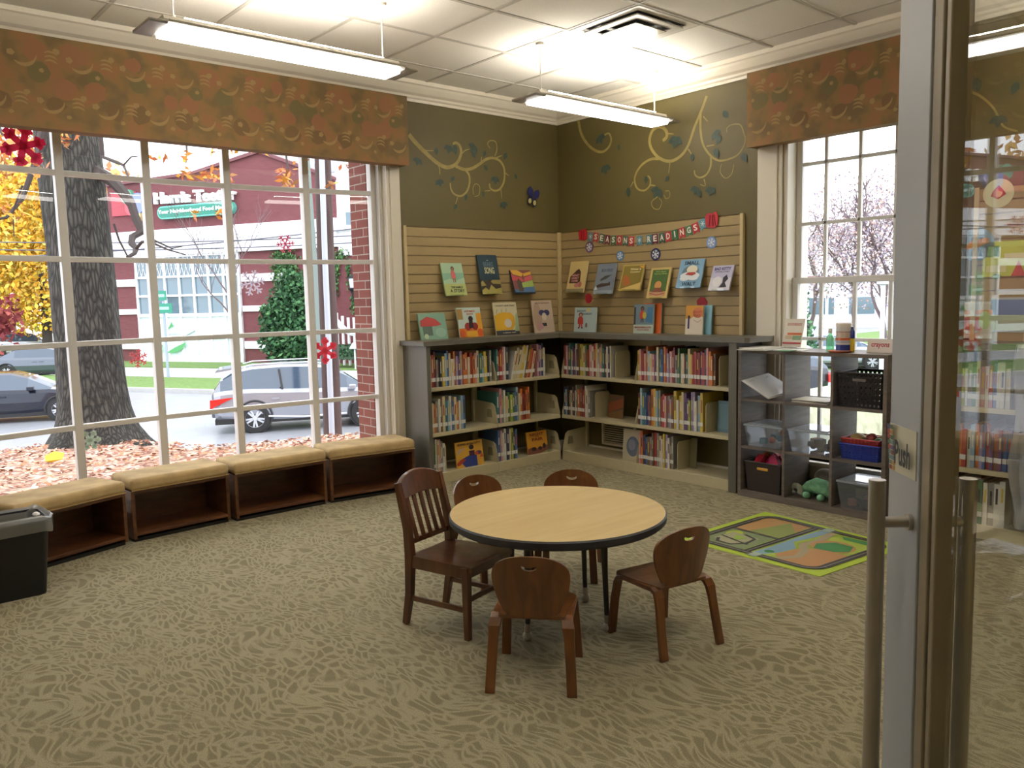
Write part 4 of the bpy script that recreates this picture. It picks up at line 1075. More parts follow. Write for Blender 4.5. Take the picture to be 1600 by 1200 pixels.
for i, (x, y, r, c_, nm) in enumerate(((-.06, -.05, .05, '#b02a3a', 'red'), (.04, -.04, .055, '#c8305a', 'pink'), (-.09, .05, .04, '#c87a2e', 'orange'), (.0, .06, .05, '#a82430', 'dark red'))):
    p = Matrix.Rotation(-PI / 2, 4, 'Z') @ Vector((x, y, 0)) + Vector(t.location)
    b = MB(); b.prism([(-r * 1.3, -r * .5), (r * .8, -r * .7), (r * 1.2, .1 * r), (-.2 * r, r * .9)], -r * .5, r * .5, cm(c_, .35))
    o = b.build('plastic_toy', bevel=.006); o.location = (p.x, p.y, t.location.z + .215); o.rotation_euler = (.3 * i, .2, i * 1.3)
    tag(o, nm + ' plastic toy poking out of the dark brown bin', 'toy', 'toys in the dark brown bin')
red = basket(2, 1, 'red plastic basket nested above the blue basket', '#a02a26', .25, .22, .09, True, None, dy=-.24, dz=.045)
blu = basket(2, 1, 'bright blue plastic basket with play food in the cube shelf', '#22369c', .27, .24, .10, True, None, dy=-.24)
for x, y, z, r, c_, sq, nm in ((-.05, -.03, .125, .05, '#a89058', (1.2, 1, .8), 'tan play bread roll'), (.03, .0, .13, .038, '#8f3a34', (1, 1, 1), 'dark red play apple'), (.085, -.03, .12, .032, '#3f6a3a', (1.2, .9, .8), 'green play pepper'), (.06, .05, .12, .035, '#b08a44', (1, 1, .8), 'yellow play potato'), (-.02, .06, .12, .035, '#c89a50', (1, 1, .8), 'golden play bun')):
    p = Matrix.Rotation(-PI / 2, 4, 'Z') @ Vector((x, y, 0)) + Vector(blu.location)
    o = MB().ball((0, 0, 0), r, cm(c_), 14, 8, sq).build('play_food', smooth=True); o.location = (p.x, p.y, blu.location.z + z)
    tag(o, nm + ' heaped in the blue basket', 'toy food', 'play food in the blue basket')
# papers, books in the upper cubes
M0 = cpt(1, 2, .5, -.25)
for i, (a, c_, nm) in enumerate(((0, '#c9c2ae', 'cream'), (.06, '#e0dcd0', 'white'), (-.05, '#4a4640', 'dark'), (.03, '#d6d0bc', 'pale grey'))):
    o = MB().box(-.13, .13, -.10, .10, 0, .005, cm(c_)).build('flat_book'); o.location = M0 + Vector((-.02, 0, .0055 * i)); o.rotation_euler = (0, 0, -PI / 2 + a)
    tag(o, nm + (' flat booklet at the bottom of the pile' if i == 0 else ' flat booklet lying in the pile') + ' in the upper middle cube', 'booklet', 'flat booklets in the upper middle cube')
# white binder tilted out of the first cube
A_ = onx(1153, 598, -.43); B_ = onx(1208, 631, -.45); C_ = onx(1180, 590, -.12)
X = (B_ - A_); w_ = X.length
p1, p2, p3 = Vector((-.40, -2.262, .845)), Vector((-.43, -2.50, .735)), Vector((-.10, -2.285, .90))
X = (p2 - p1).normalized(); Y = (p3 - p1); Y = (Y - X * Y.dot(X)).normalized(); Z = X.cross(Y)
bd = thing('white_ring_binder', 'open white binder lying tilted in the top cube beside the bookcase', 'binder')
bd.matrix_world = Matrix.Translation(p1) @ Matrix((X, Y, Z)).transposed().to_4x4()
MB().box(0, .27, 0, .28, 0, .003, cm('#c9c8c4', .25)).build('cover', bd)
MB().box(.01, .26, .01, .27, .003, .008, cm('#dedfe0', .15)).build('page_sleeve', bd)
MB().tube([(.05, .03, .012), (.05, .06, .02), (.05, .08, .009)], .002, M_steel, 6).tube([(.05, .2, .009), (.05, .22, .02), (.05, .25, .009)], .002, M_steel, 6).build('ring', bd)
# plush toys
pb = cpt(1, 0, .5, -.25)
pl = thing('plush_chameleon', 'green and yellow plush chameleon with a curled tail in the bottom middle cube', 'plush toy', pb, -PI / 2); pl.scale = (1.12, 1.12, 1.12)
pm = mat('green_plush', '#7fb890', .95, noise_amt=.45, nscale=14, bump=.4, bscale=120); py_ = mat('yellow_plush', '#a9b45a', .95, noise_amt=.3, nscale=14, bump=.4, bscale=120); pw_ = mat('pale_plush', '#a9b0a0', .95, bump=.4, bscale=120)
b = MB(); b.tube([(-.09, 0, .04), (-.05, 0, .062), (0, 0, .078), (.05, 0, .072), (.09, 0, .05), (.12, -.01, .04)], [.02, .038, .05, .048, .035, .012], pm, 14)
b.build('body', pl, smooth=True)
b = MB(); b.tube([(-.13 + .035 * math.cos(a) * (1 - a / 14), -.02, .035 + .03 * math.sin(a) * (1 - a / 14)) for a in [k * .6 for k in range(-1, 9)]], [.02, .02, .019, .018, .017, .016, .014, .012, .01, .008], pw_, 10)
b.build('tail', pl, smooth=True)
MB().ball((.125, -.015, .05), .033, py_, 12, 8, (1.1, .8, 1)).build('head', pl, smooth=True)
for x, y in ((-.04, -.05), (.06, -.06), (-.04, .04), (.06, .04)): MB().ball((x, y, .022), .022, pm, 10, 6, (1.1, 1, 1)).build('leg', pl, smooth=True)
pe = thing('plush_elephant', 'grey plush toy lying behind the green plush chameleon', 'plush toy', pb + Vector((.12, .0, .04)), -PI / 2)
MB().ball((0, 0, .075), .075, mat('grey_plush', '#8a817a', .95, bump=.4, bscale=120), 14, 8, (1.1, .8, 1)).build('body', pe, smooth=True)
MB().ball((.07, 0, .05), .045, mat('grey_plush', '#8a817a'), 12, 8).build('head', pe, smooth=True)
MB().ball((.10, .03, .085), .028, cm('#2b2624'), 10, 6, (.6, 1, 1)).build('ear', pe, smooth=True)
# on top of the cube shelf
TZ = 1.0705
def top_pt(px, py): return onz(px, py, TZ)
def sheet(name, px, py, w_, d_, z, th, col, rot, label, cat, group=None, ops=None):
    p = top_pt(px, py); o = MB().box(-w_ / 2, w_ / 2, -d_ / 2, d_ / 2, 0, th, cm(col)).build(name)
    o.location = (p.x, p.y, TZ + z); o.rotation_euler = (0, 0, -PI / 2 + rot)
    return tag(o, label, cat, group)
sheet('magazine', 1186, 546, .22, .25, 0, .006, '#b9b7b0', .1, 'grey magazine at the bottom of the pile on the cube shelf end', 'magazine', 'magazines on the cube shelf')
sheet('magazine', 1190, 545, .21, .24, .0065, .006, '#d8d4c8', -.08, 'white magazine on top of the pile by the bookcase end', 'magazine', 'magazines on the cube shelf')
sheet('leaflet', 1238, 547, .20, .17, 0, .004, '#dcd9d2', .15, 'white leaflet under the clear brochure stand', 'leaflet')
sheet('leaflet', 1228, 549, .10, .12, .0045, .003, '#5f8a64', .1, 'green leaflet lying before the clear brochure stand', 'leaflet')
def standing(name, label, cat, px, py, w_, h_, ops, base, lean=.06, th=.003):
    p = top_pt(px, py); x = max(-.36, min(-.1, p.x)); p = onx(px, py, x); z = TZ + .008 if name == 'brochure_stand' else TZ
    return display_book((x, p.y + w_ / 2, z), (x, p.y - w_ / 2, z), (x + lean, p.y + w_ / 2, z + h_), base, ops, label, name, th, None, None, cat, False)
standing('brochure_stand', 'clear stand holding a brochure with orange and red bands on the cube shelf', 'brochure', 1236, 543, .15, .20,
         [('rect', 0, 0, 1, 1, '#d9d2c4'), ('text', 'GOODREADS', .5, .8, .75, .1, '#a8503c'), ('rect', .2, .42, .95, .5, '#c8602e'), ('rect', .1, .28, .5, .4, '#bfae8c'), ('rect', .5, .25, .95, .4, '#6f8a6a'), ('rect', .02, .1, .98, .16, '#b02c36')], '#cfd0cc')
standing('name_card', 'white folded card with the word crayons by the glass door', 'card', 1374, 551, .17, .085, [('text', 'crayons', .5, .5, .7, .4, '#a83a48')], '#d9cfc4', .02)
p = top_pt(1318, 547)
cn = thing('wipes_canister', 'white canister of wipes with a blue and orange label on the cube shelf', 'canister', (-.28, onx(1318, 547, -.28).y, TZ))
MB().lathe([(.046, 0), (.048, .003), (.048, .165), (.045, .168)], cm('#dcdad4', .3), n=28).build('tub', cn, smooth=True)
MB().lathe([(.05, .165), (.05, .188), (.044, .194), (.001, .195)], cm('#e6e2d8', .3), n=28).build('lid', cn, smooth=True)
b = MB()
for z0, z1, c_ in ((.012, .05, '#233a86'), (.06, .075, '#a9b4c4'), (.078, .095, '#c8643a'), (.1, .13, '#c9b8a8'), (.131, .135, '#8c2c2c')): b.lathe([(.0486, z0), (.0486, z1)], cm(c_, .3), n=28, cap=False)
b.build('label', cn)
yb_ = thing('glue_bottle', 'yellow and blue bottle standing beside the wipes canister', 'bottle', (-.27, onx(1331, 547, -.27).y, TZ))
MB().lathe([(.016, 0), (.018, .004), (.018, .13), (.01, .145), (.01, .15)], cm('#d8c23c', .3), n=16).build('body', yb_, smooth=True)
MB().lathe([(.0184, .09), (.0184, .135), (.011, .147), (.009, .165)], cm('#2c3a86', .3), n=16).build('cap', yb_, smooth=True)
gb = thing('green_spray_bottle', 'translucent green bottle standing behind the orange plate', 'bottle', (-.27, onx(1297, 545, -.27).y, TZ))
MB().lathe([(.022, 0), (.026, .005), (.026, .09), (.012, .115), (.012, .125)], glass_mat('green_bottle_plastic', (.5, .85, .6), .05, .05, .35, (.4, .7, .5)), n=16).build('body', gb, smooth=True)
MB().lathe([(.013, .12), (.013, .15), (.006, .155)], cm('#e0e6e0', .4), n=12).build('cap', gb, smooth=True)
pp = thing('orange_paper_plate', 'orange plate lying at the front edge of the cube shelf', 'plate', (-.335, onx(1312, 551, -.335).y, TZ))
MB().lathe([(.001, .002), (.06, .002), (.075, .012), (.078, .012), (.062, 0), (.001, 0)], cm('#cc6240', .5), n=28).build('dish', pp, smooth=True)

# ------------------------------------------------------------------ window benches
def bench(x0, y0, x1, y1, label):
    L = math.hypot(x1 - x0, y1 - y0); rz = math.atan2(y1 - y0, x1 - x0)
    t = thing('window_bench', label, 'bench', (x0, y0, 0), rz, 'cushioned benches along the bow window')
    D = .34; w_ = M_cherry
    MB().box(0, .022, 0, D, .02, .325, w_).build('side_panel', t, bevel=.002); MB().box(L - .022, L, 0, D, .02, .325, w_).build('side_panel', t, bevel=.002)
    MB().box(.022, L - .022, 0, D, .04, .06, w_).build('floor_board', t, bevel=.002)
    MB().box(.022, L - .022, D - .012, D, .06, .325, w_).build('back_board', t)
    MB().box(.022, L - .022, 0.002, D - .012, .307, .325, w_).build('seat_board', t)
    MB().box(.01, L - .01, .02, D - .02, 0, .02, cm('#1a1613')).build('plinth', t)
    c_ = MB(); nx, ny = 10, 6; vs = []
    for j in range(ny + 1):
        for i in range(nx + 1):
            u, v = i / nx, j / ny; e = min(u, 1 - u, v * .6, (1 - v) * .6)
            vs.append((-.004 + u * (L + .008), -.012 + v * (D + .012), .41 - .0 * e + .006 * noise.noise(Vector((u * 4 + x0, v * 3, 0)))))
    c_.box(-.004, L + .004, -.014, D, .326, .405, M_cushion)
    c_.build('cushion', t, smooth=True, bevel=.028, seg=4)
    MB().box(0.002, L - .002, -.016, -.008, .330, .336, mat('cushion_piping', '#a98d5c', .8)).build('piping', t)
    return t
bench(-4.695, -.50, -4.050, -.283, 'tan cushioned bench nearest the waste bin')
bench(-4.015, -.272, -3.375, -.228, 'tan cushioned bench between the waste bin bench and the centre of the window')
bench(-3.350, -.262, -2.665, -.268, 'tan cushioned bench set under the middle panes')
bench(-2.640, -.275, -1.955, -.365, 'tan cushioned bench up against the grey end of the bookcase')

# ------------------------------------------------------------------ waste bin
bi = thing('waste_bin', 'black rectangular waste bin with a clear plastic liner beside the benches', 'waste bin', (-4.80, -.78, 0))
def rrect(w_, d_, r, z, n=6):
    o = []
    for cx, cy, a0 in ((w_ - r, d_ - r, 0), (-w_ + r, d_ - r, PI / 2), (-w_ + r, -d_ + r, PI), (w_ - r, -d_ + r, 3 * PI / 2)):
        for k in range(n + 1): o.append((cx + r * math.cos(a0 + k * PI / 2 / n), cy + r * math.sin(a0 + k * PI / 2 / n), z))
    return o
def loft(rings, m, mb=None, capb=False):
    b = mb or MB(); n = len(rings[0]); vs = [v for r in rings for v in r]
    fs = [(i * n + k, i * n + (k + 1) % n, (i + 1) * n + (k + 1) % n, (i + 1) * n + k) for i in range(len(rings) - 1) for k in range(n)]
    if capb: fs.append(tuple(range(n))[::-1])
    b.add(vs, fs, m); return b
bm_ = mat('black_bin_plastic', '#0b0c0d', .5)
loft([rrect(.175, .12, .04, 0), rrect(.205, .15, .045, .385), rrect(.215, .16, .05, .387), rrect(.215, .16, .05, .40), rrect(.2, .145, .045, .40), rrect(.172, .117, .04, .01)], bm_, capb=True).build('bin_body', bi, smooth=True)
lm = glass_mat('bin_liner_plastic', (.9, .9, .9), .08, .15, .45, (.62, .62, .6))
rings = []
for z, e in ((.18, -.03), (.39, -.016), (.418, .004), (.41, .012), (.36, .012), (.335, .008)):
    rings.append([(x * (1 + .012 * math.sin(i * 1.7 + z * 30)), y * (1 + .015 * math.sin(i * 2.3 + z * 20)), zz_ + .006 * math.sin(i * 1.1 + z * 9)) for i, (x, y, zz_) in enumerate(rrect(.212 + e, .157 + e, .05, z))])
loft(rings, lm).build('bin_liner', bi, smooth=True)
MB().ball((.165, -.03, .405), .018, cm('#e0ddd8'), 10, 6, (1, 1.6, .7)).build('liner_knot', bi, smooth=True)

# ------------------------------------------------------------------ play mat
mt = thing('road_play_mat', 'green road map play mat lying on the carpet before the cube shelf', 'play mat')
MQ = onz(1417, 855, 0).to_2d()
Q = [Vector((-.67, -2.64)), MQ, Vector((-1.60, -3.54)), Vector((-1.575, -2.61))]   # top, door side, near, table side
def mput(u, v, l):
    a = Q[0].lerp(Q[1], u); c_ = Q[3].lerp(Q[2], u); p = a.lerp(c_, v); return (p.x, p.y, .004 + l)
b = MB(); b.hexa([(q.x, q.y, .0005) for q in Q], [(q.x, q.y, .004) for q in Q], cm('#a9bf3c', .7))
b.f[-6:] = b.f[-6:]
rd = '#3c3a36'; ln = '#9a9484'
def rring(u0, v0, u1, v1, r):
    o = []
    for cx, cy, a0 in ((u1 - r, v1 - r, 0), (u0 + r, v1 - r, 90), (u0 + r, v0 + r, 180), (u1 - r, v0 + r, 270)):
        for k in range(5): a = math.radians(a0 + k * 22.5); o.append((cx + r * math.cos(a), cy + r * math.sin(a)))
    return o + [o[0]]
ring = rring(.075, .08, .925, .92, .10)
ops = [('poly', ring[:-1], '#98ad44'),
       ('rect', .1, .1, .42, .5, '#b48a5a'), ('poly', [(.1, .1), (.1, .5), (.2, .5), (.3, .4), (.28, .12)], '#b58e5c'), ('poly', [(.28, .12), (.42, .3), (.42, .5), (.2, .5)], '#8a9456'),
       ('rect', .1, .52, .42, .9, '#7c8a62'), ('ell', .17, .62, .05, .07, '#a9b83c'), ('poly', [(.15, .6), (.36, .62), (.3, .86), (.14, .8)], '#a19d7e'), ('poly', [(.2, .64), (.3, .66), (.26, .78)], '#91ad4e'),
       ('line', [(.16, .78), (.2, .85), (.3, .85), (.36, .76), (.34, .64), (.24, .6)], .022, rd), ('line', [(.14, .72), (.38, .78)], .018, rd),
       ('line', [(.1, .52), (.44, .52)], .03, rd), ('line', [(.1, .52), (.44, .52)], .004, ln),
       ('poly', [(.48, .1), (.62, .1), (.60, .3), (.56, .5), (.66, .7), (.6, .9), (.48, .9), (.5, .6), (.49, .4)], '#a3b84a'),
       ('poly', [(.5, .1), (.57, .1), (.56, .3), (.53, .5), (.62, .62), (.6, .78), (.55, .9), (.49, .9), (.5, .7), (.49, .4)], '#7f9dae'),
       ('poly', [(.64, .55), (.9, .5), (.9, .9), (.68, .9), (.6, .82)], '#b58756'), ('poly', [(.62, .2), (.9, .14), (.9, .45), (.7, .45)], '#a4b54a'),
       ('line', [(.58, .12), (.62, .35), (.6, .5), (.68, .62), (.72, .76), (.66, .88)], .05, '#a29474'),
       ('ell', .74, .4, .13, .14, '#b58756'), ('poly', [(.64, .42), (.7, .3), (.82, .3), (.86, .42), (.8, .5), (.68, .52)], '#46864e'), ('poly', [(.66, .14), (.9, .12), (.9, .2), (.7, .2)], '#4c8a50'), ('ell', .55, .8, .03, .03, '#4c8a50'),
       ('line', [(.455, .08), (.455, .92)], .045, rd), ('line', [(.455, .08), (.455, .92)], .005, ln),
       ('line', ring, .05, rd), ('line', ring, .006, ln), ('rect', .5, .03, .56, .12, '#9fb0a0'), ('rect', .5, .88, .56, .97, '#9fb0a0')]
draw(b, ops, .95, .92, mput, .00012)
b.build('mat_sheet', mt)

# ------------------------------------------------------------------ table
TC = (-2.955, -3.0)
tb = thing('round_table', 'round maple topped childrens table with a dark rubber edge', 'table', (*TC, 0))
MB().lathe([(.001, .505), (.482, .505), (.486, .512)], M_top, n=96).build('tabletop', tb)
MB().lathe([(.001, .470), (.478, .470), (.490, .480), (.492, .505), (.486, .512), (.482, .5052)], M_edge, n=96).build('edge_band', tb, smooth=True)
for x, y in ((-.283, -.084), (.26, .07), (.06, -.268), (-.07, .28)):
    lg = MB().tube([(x * .93, y * .93, .04), (x * .9, y * .9, .26), (x * .88, y * .88, .475)], [.011, .013, .019], M_dgrey, 14).build('leg', tb, smooth=True)
    MB().ball((x * .94, y * .94, .022), .022, cm('#b9b4aa', .3), 14, 8).tube([(x * .94, y * .94, .03), (x * .93, y * .93, .075)], .014, M_steel, 12).build('ball_glide', lg, smooth=True)
MB().lathe([(.1, .455), (.1, .47)], M_dgrey, n=24).build('mounting_plate', tb)

# ------------------------------------------------------------------ bentwood chairs
def slab_between(front, m, th, name, parent, bev=.002):
    """front: grid of points; makes a thick curved sheet"""
    b = MB(); n = len(front[0]); k = len(front)
    F = [p for r in front for p in r]
    nr = []
    for j in range(k):
        for i in range(n):
            du = front[j][min(i + 1, n - 1)] - front[j][max(i - 1, 0)]; dv = front[min(j + 1, k - 1)][i] - front[max(j - 1, 0)][i]
            nr.append(du.cross(dv).normalized())
    Bk = [p + q * th for p, q in zip(F, nr)]; o = len(F)
    fs = []
    for j in range(k - 1):
        for i in range(n - 1):
            a = j * n + i; fs += [(a, a + 1, a + n + 1, a + n), (o + a, o + a + n, o + a + n + 1, o + a + 1)]
    ed = [(i, i + 1) for i in range(n - 1)] + [(j * n + n - 1, (j + 1) * n + n - 1) for j in range(k - 1)] + [(k * n - 1 - i, k * n - 2 - i) for i in range(n - 1)] + [((j + 1) * n, j * n) for j in range(k - 1)][::-1]
    fs += [(a, o + a, o + c_, c_) for a, c_ in ed]
    b.add(F + Bk, fs, m); return b.build(name, parent, smooth=True)
def kid_chair(label, loc, rz, group='bentwood childrens chairs around the round table'):
    """local: seat front towards +x"""
    t = thing('childrens_chair', label, 'chair', (*loc, 0), rz, group)
    SZ = .285
    # seat: rounded plate, dished
    rows = []
    for j in range(9):
        v = j / 8; x = -.13 + v * .30
        hw = .125 + .028 * math.sin(min(1, v * 1.2) * PI / 2) - (.04 * max(0, (v - .8) / .2) ** 2)
        rows.append([Vector((x, -hw + 2 * hw * i / 8, SZ - .012 * (1 - (2 * i / 8 - 1) ** 2) * math.sin(v * PI) - .012 * max(0, v - .8) * 5)) for i in range(9)])
    slab_between(rows, M_chair, .012, 'seat', t)
    # back with a hand hole
    b = MB(); N = 48; hc = Vector((0, .205)); fr_, bk = [], []
    def outline(a):
        # pear: ray from the hole centre to the outline
        d = Vector((math.cos(a), math.sin(a))); lo, hi = 0, .5
        for _ in range(22):
            m_ = (lo + hi) / 2; p = hc + d * m_; v = p.y
            ok = 0 <= v <= .247
            if ok:
                if v < .16: hw = .098 + .052 * math.sin(max(0, v) / .16 * PI / 2)
                else: hw = .150 * math.sqrt(max(0, 1 - ((v - .15) / .098) ** 2.6))if v > .15 else .15
                ok = abs(p.x) <= hw
            if ok: lo = m_
            else: hi = m_
        return hc + d * lo
    def hole(a):
        x = .029 * math.cos(a); y = .015 * math.sin(a)
        if y > .004: y = .007 - (.009 * (1 - (x / .029) ** 2))
        return hc + Vector((x, y))
    def P3(p, s_):
        v = p.y; cv = (p.x / .15) ** 2
        x = -.125 - v * .16 + .035 * cv - .0 + s_
        return Vector((x, p.x, SZ - .005 + v))
    K = 6
    for s_ in (0, -.011):
        for k in range(K + 1):
            for i in range(N):
                a = 2 * PI * i / N; p = hole(a).lerp(outline(a), k / K)
                (fr_ if s_ == 0 else bk).append(P3(p, s_))
    o = len(fr_); fs = []
    for k in range(K):
        for i in range(N):
            a, c_ = k * N + i, k * N + (i + 1) % N
            fs += [(a, c_, c_ + N, a + N), (o + a, o + a + N, o + c_ + N, o + c_)]
    for i in range(N):
        c_ = (i + 1) % N; fs += [(i, o + i, o + c_, c_), (K * N + i, K * N + c_, o + K * N + c_, o + K * N + i)]
    b.add(fr_ + bk, fs, M_chair); b.build('backrest', t, smooth=True)
    # bent side frames: rear leg, rail under the seat, front leg
    for s_ in (-1, 1):
        path = [(-.185, .155, 0), (-.165, .150, .10), (-.148, .144, .20), (-.140, .140, .245), (-.125, .136, .268), (-.10, .133, .275), (0, .132, .273), (.09, .132, .272), (.12, .134, .262), (.135, .137, .24), (.150, .142, .16), (.165, .15, 0)]
        b = MB(); vs = []; n = len(path)
        P = [Vector((x, s_ * y, z)) for x, y, z in path]
        for i, p in enumerate(P):
            d = (P[min(i + 1, n - 1)] - P[max(i - 1, 0)]).normalized(); nn = Vector((0, 1, 0)).cross(d).normalized() * .0085
            ww = .019 + (.004 if 3 <= i <= 8 else 0)
            vs += [p + Vector((0, -ww, 0)) - nn, p + Vector((0, ww, 0)) - nn, p + Vector((0, ww, 0)) + nn, p + Vector((0, -ww, 0)) + nn]
        def seg(i0, i1, nm, par):
            q = MB(); q.add(vs[i0 * 4:(i1 + 1) * 4], [(a * 4 + k, a * 4 + (k + 1) % 4, a * 4 + 4 + (k + 1) % 4, a * 4 + 4 + k) for a in range(i1 - i0) for k in range(4)] + [(3, 2, 1, 0), tuple((i1 - i0) * 4 + k for k in range(4))], M_chair)
            return q.build(nm, par, bevel=.002)
        seg(0, 5, 'leg', t); seg(5, 7, 'side_rail', t); seg(7, 11, 'leg', t)
    return t
kid_chair('bentwood childrens chair with its back to the entrance, drawn up on the open carpet side', (-3.400, -3.335), math.radians(40))
kid_chair('bentwood childrens chair turned towards the table on the play mat side', (-2.775, -3.46), math.radians(80))
kid_chair('bentwood childrens chair behind the table next to the slatted chair', (-2.82, -2.35), math.radians(-97))
kid_chair('bentwood childrens chair tucked behind the table towards the banner wall', (-2.46, -2.57), math.radians(-142))

# ------------------------------------------------------------------ slatted wooden chair
sc = thing('slatted_wooden_chair', 'dark wooden chair with a slatted back and square seat at the table', 'chair', (-3.305, -2.70, 0), math.radians(-75))
def bar(path, w_, d_, m, name, parent, bev=.003, ws=None):
    """rectangular bar along path; w_ along local y, d_ along the in-plane normal"""
    P = [Vector(p) for p in path]; vs = []; n = len(P)
    for i, p in enumerate(P):
        d = (P[min(i + 1, n - 1)] - P[max(i - 1, 0)]).normalized()
        side = Vector((0, 1, 0)) if abs(d.y) < .9 else Vector((1, 0, 0))
        side = (side - d * side.dot(d)).normalized(); nn = side.cross(d).normalized()
        k = ws[i] if ws else 1
        a, c_ = side * w_ / 2 * k, nn * d_ / 2 * k
        vs += [p - a - c_, p + a - c_, p + a + c_, p - a + c_]
    b = MB(); b.add(vs, [(a * 4 + k, a * 4 + (k + 1) % 4, a * 4 + 4 + (k + 1) % 4, a * 4 + 4 + k) for a in range(n - 1) for k in range(4)] + [(3, 2, 1, 0), tuple((n - 1) * 4 + k for k in range(4))], m)
    return b.build(name, parent, bevel=bev)
W2 = .145; ZS = .345
for s_ in (-1, 1):
    y = s_ * W2
    bar([(-.195, y, 0), (-.165, y, .15), (-.155, y, .33), (-.165, y, .45), (-.215, y, .655)], .03, .036, M_chair2, 'rear_leg', sc, ws=[.8, 1, 1.15, 1, .85])
    bar([(.165, y * 1.02, 0), (.165, y * 1.02, ZS - .02)], .033, .033, M_chair2, 'front_leg', sc, ws=[.8, 1.05])
    bar([(-.155, y, ZS - .045), (.16, y, ZS - .045)], .02, .055, M_chair2, 'side_apron', sc)
    bar([(-.16, y, .13), (.165, y, .13)], .016, .022, M_chair2, 'side_stretcher', sc)
MB().box(.152, .172, -W2, W2, ZS - .073, ZS - .018, M_chair2).build('front_apron', sc, bevel=.002)
MB().box(-.165, -.145, -W2, W2, ZS - .073, ZS - .018, M_chair2).build('rear_apron', sc, bevel=.002)
MB().box(.155, .171, -W2, W2, .165, .185, M_chair2).build('front_stretcher', sc, bevel=.002)
rows = []
for j in range(9):
    v = j / 8; x = -.145 + v * .345
    rows.append([Vector((x, -.155 + .31 * i / 12, ZS + .004 - .012 * math.sin(i / 12 * PI) ** 2 * math.sin(v * PI * .9 + .2) ** 1)) for i in range(13)])
slab_between([[p - Vector((0, 0, .02)) for p in r] for r in rows], M_chair2, .022, 'seat', sc)
def bx(z): return -.165 - .05 * (z - .45) / .205
b = MB(); n = 14
top = [(-W2 - .0 + 2 * W2 * i / n) for i in range(n + 1)]
vs = []
for y in top:
    k = 1 - (y / W2) ** 2; zt = .648 + .045 * k ** .8; zb = .575 + .012 * k
    for z, dx in ((zb, .012), (zb, -.010), (zt, -.010), (zt, .012)): vs.append((bx(z) + dx - .012 * k, y, z))
b.add(vs, [(a * 4 + k, a * 4 + (k + 1) % 4, a * 4 + 4 + (k + 1) % 4, a * 4 + 4 + k) for a in range(n) for k in range(4)] + [(3, 2, 1, 0), tuple(n * 4 + k for k in range(4))], M_chair2)
b.build('top_rail', sc, bevel=.004)
MB().box(-.172, -.152, -W2, W2, .375, .40, M_chair2).build('lower_rail', sc, bevel=.002)
for i in range(5):
    y = -W2 + 2 * W2 * (i + 1) / 6
    bar([(bx(.39) + .0, y, .39), (bx(.5) - .008, y * 1.0, .5), (bx(.59) - .012, y, .59)], .022, .01, M_chair2, 'back_slat', sc, bev=.0015)

# ------------------------------------------------------------------ glass door standing open beside the camera
DP = Vector((-3.835, -4.947, 0)); DR = math.atan2(-.73, -.684)
door = thing('door_1', 'open glass door with wide pale metal stile, push sign and long bar handles', 'door', DP, DR, kind='structure')
M_stile = mat('pale_anodised_metal', '#b4b7bb', .38, .1); M_bead = mat('bronze_grey_bead', '#9c9079', .4, .0); M_gask = mat('black_gasket', '#141413', .6)
# local x: towards the hinge side, local -y: towards the room side
DT = .045
MB().box(-.112, .030, 0, DT, .012, 2.35, M_stile).build('lock_stile', door, bevel=.003)
MB().box(.030, .066, .004, DT - .004, .012, 2.35, M_bead).build('stile_bead', door, bevel=.003)
MB().box(.066, .082, .012, DT - .012, .012, 2.35, M_gask).build('gasket', door)
MB().box(.082, .100, .002, DT - .002, .012, 2.35, M_bead).build('glazing_bead', door, bevel=.003)
MB().box(.100, 1.05, 0, DT, 2.2, 2.35, M_stile).box(.100, 1.05, 0, DT, .012, .16, M_stile).build('rail', door, bevel=.003)
MB().box(.98, 1.05, 0, DT, .16, 2.2, M_stile).build('hinge_stile', door, bevel=.003)
gd = glass_mat('door_glass', (.97, .98, .97), .055)
b = MB(); b.add([(.095, .018, .15), (.985, .018, .15), (.985, .018, 2.21), (.095, .018, 2.21)], [(0, 1, 2, 3)], gd); b.add([(.095, .026, .15), (.985, .026, .15), (.985, .026, 2.21), (.095, .026, 2.21)], [(3, 2, 1, 0)], gd)
b.build('glass_panel', door)
for s_ in (-1, 1):
    y = -.068 if s_ < 0 else DT + .066; b = MB(); b.tube([(0, y, -.2 + .45), (0, y, 1.10)], .0165, M_steel, 24)
    hb = b.build('pull_bar', door, smooth=True)
    b = MB()
    for z in (.45, 1.013):
        b.tube([(0, y, z), (0, -.006 if s_ < 0 else DT + .006, z)], .011, M_steel, 16).tube([(0, 0 if s_ < 0 else DT, z), (0, -.008 if s_ < 0 else DT + .008, z)], .017, M_steel, 16)
    b.build('bar_post', hb, smooth=True)
sg = MB(); sg.box(-.108, .018, -.0015, -.0003, 1.100, 1.198, cm('#d8d3b8'))
ops = []
rr = random.Random(5)
for j in range(9):
    for i in range(2): ops.append(('rect', .02 + i * .12, j / 9 + .01, .02 + i * .12 + .11, (j + 1) / 9 - .01, rr.choice(['#a8433a', '#4f6d4a', '#b98a3c', '#5a4c78', '#7c4030', '#6c8a8c'])))
ops.append(('text', 'Push', .64, .46, .58, .52, '#2b2a2c'))
draw(sg, ops, .126, .098, lambda u, v, l: (-.108 + u * .126, -.0015 - l, 1.100 + v * .098))
o = sg.build('push_sign'); o.matrix_world = Matrix.Translation(DP) @ Matrix.Rotation(DR, 4, 'Z')
tag(o, 'cream paper sign reading Push with a coloured border on the door stile', 'sign')
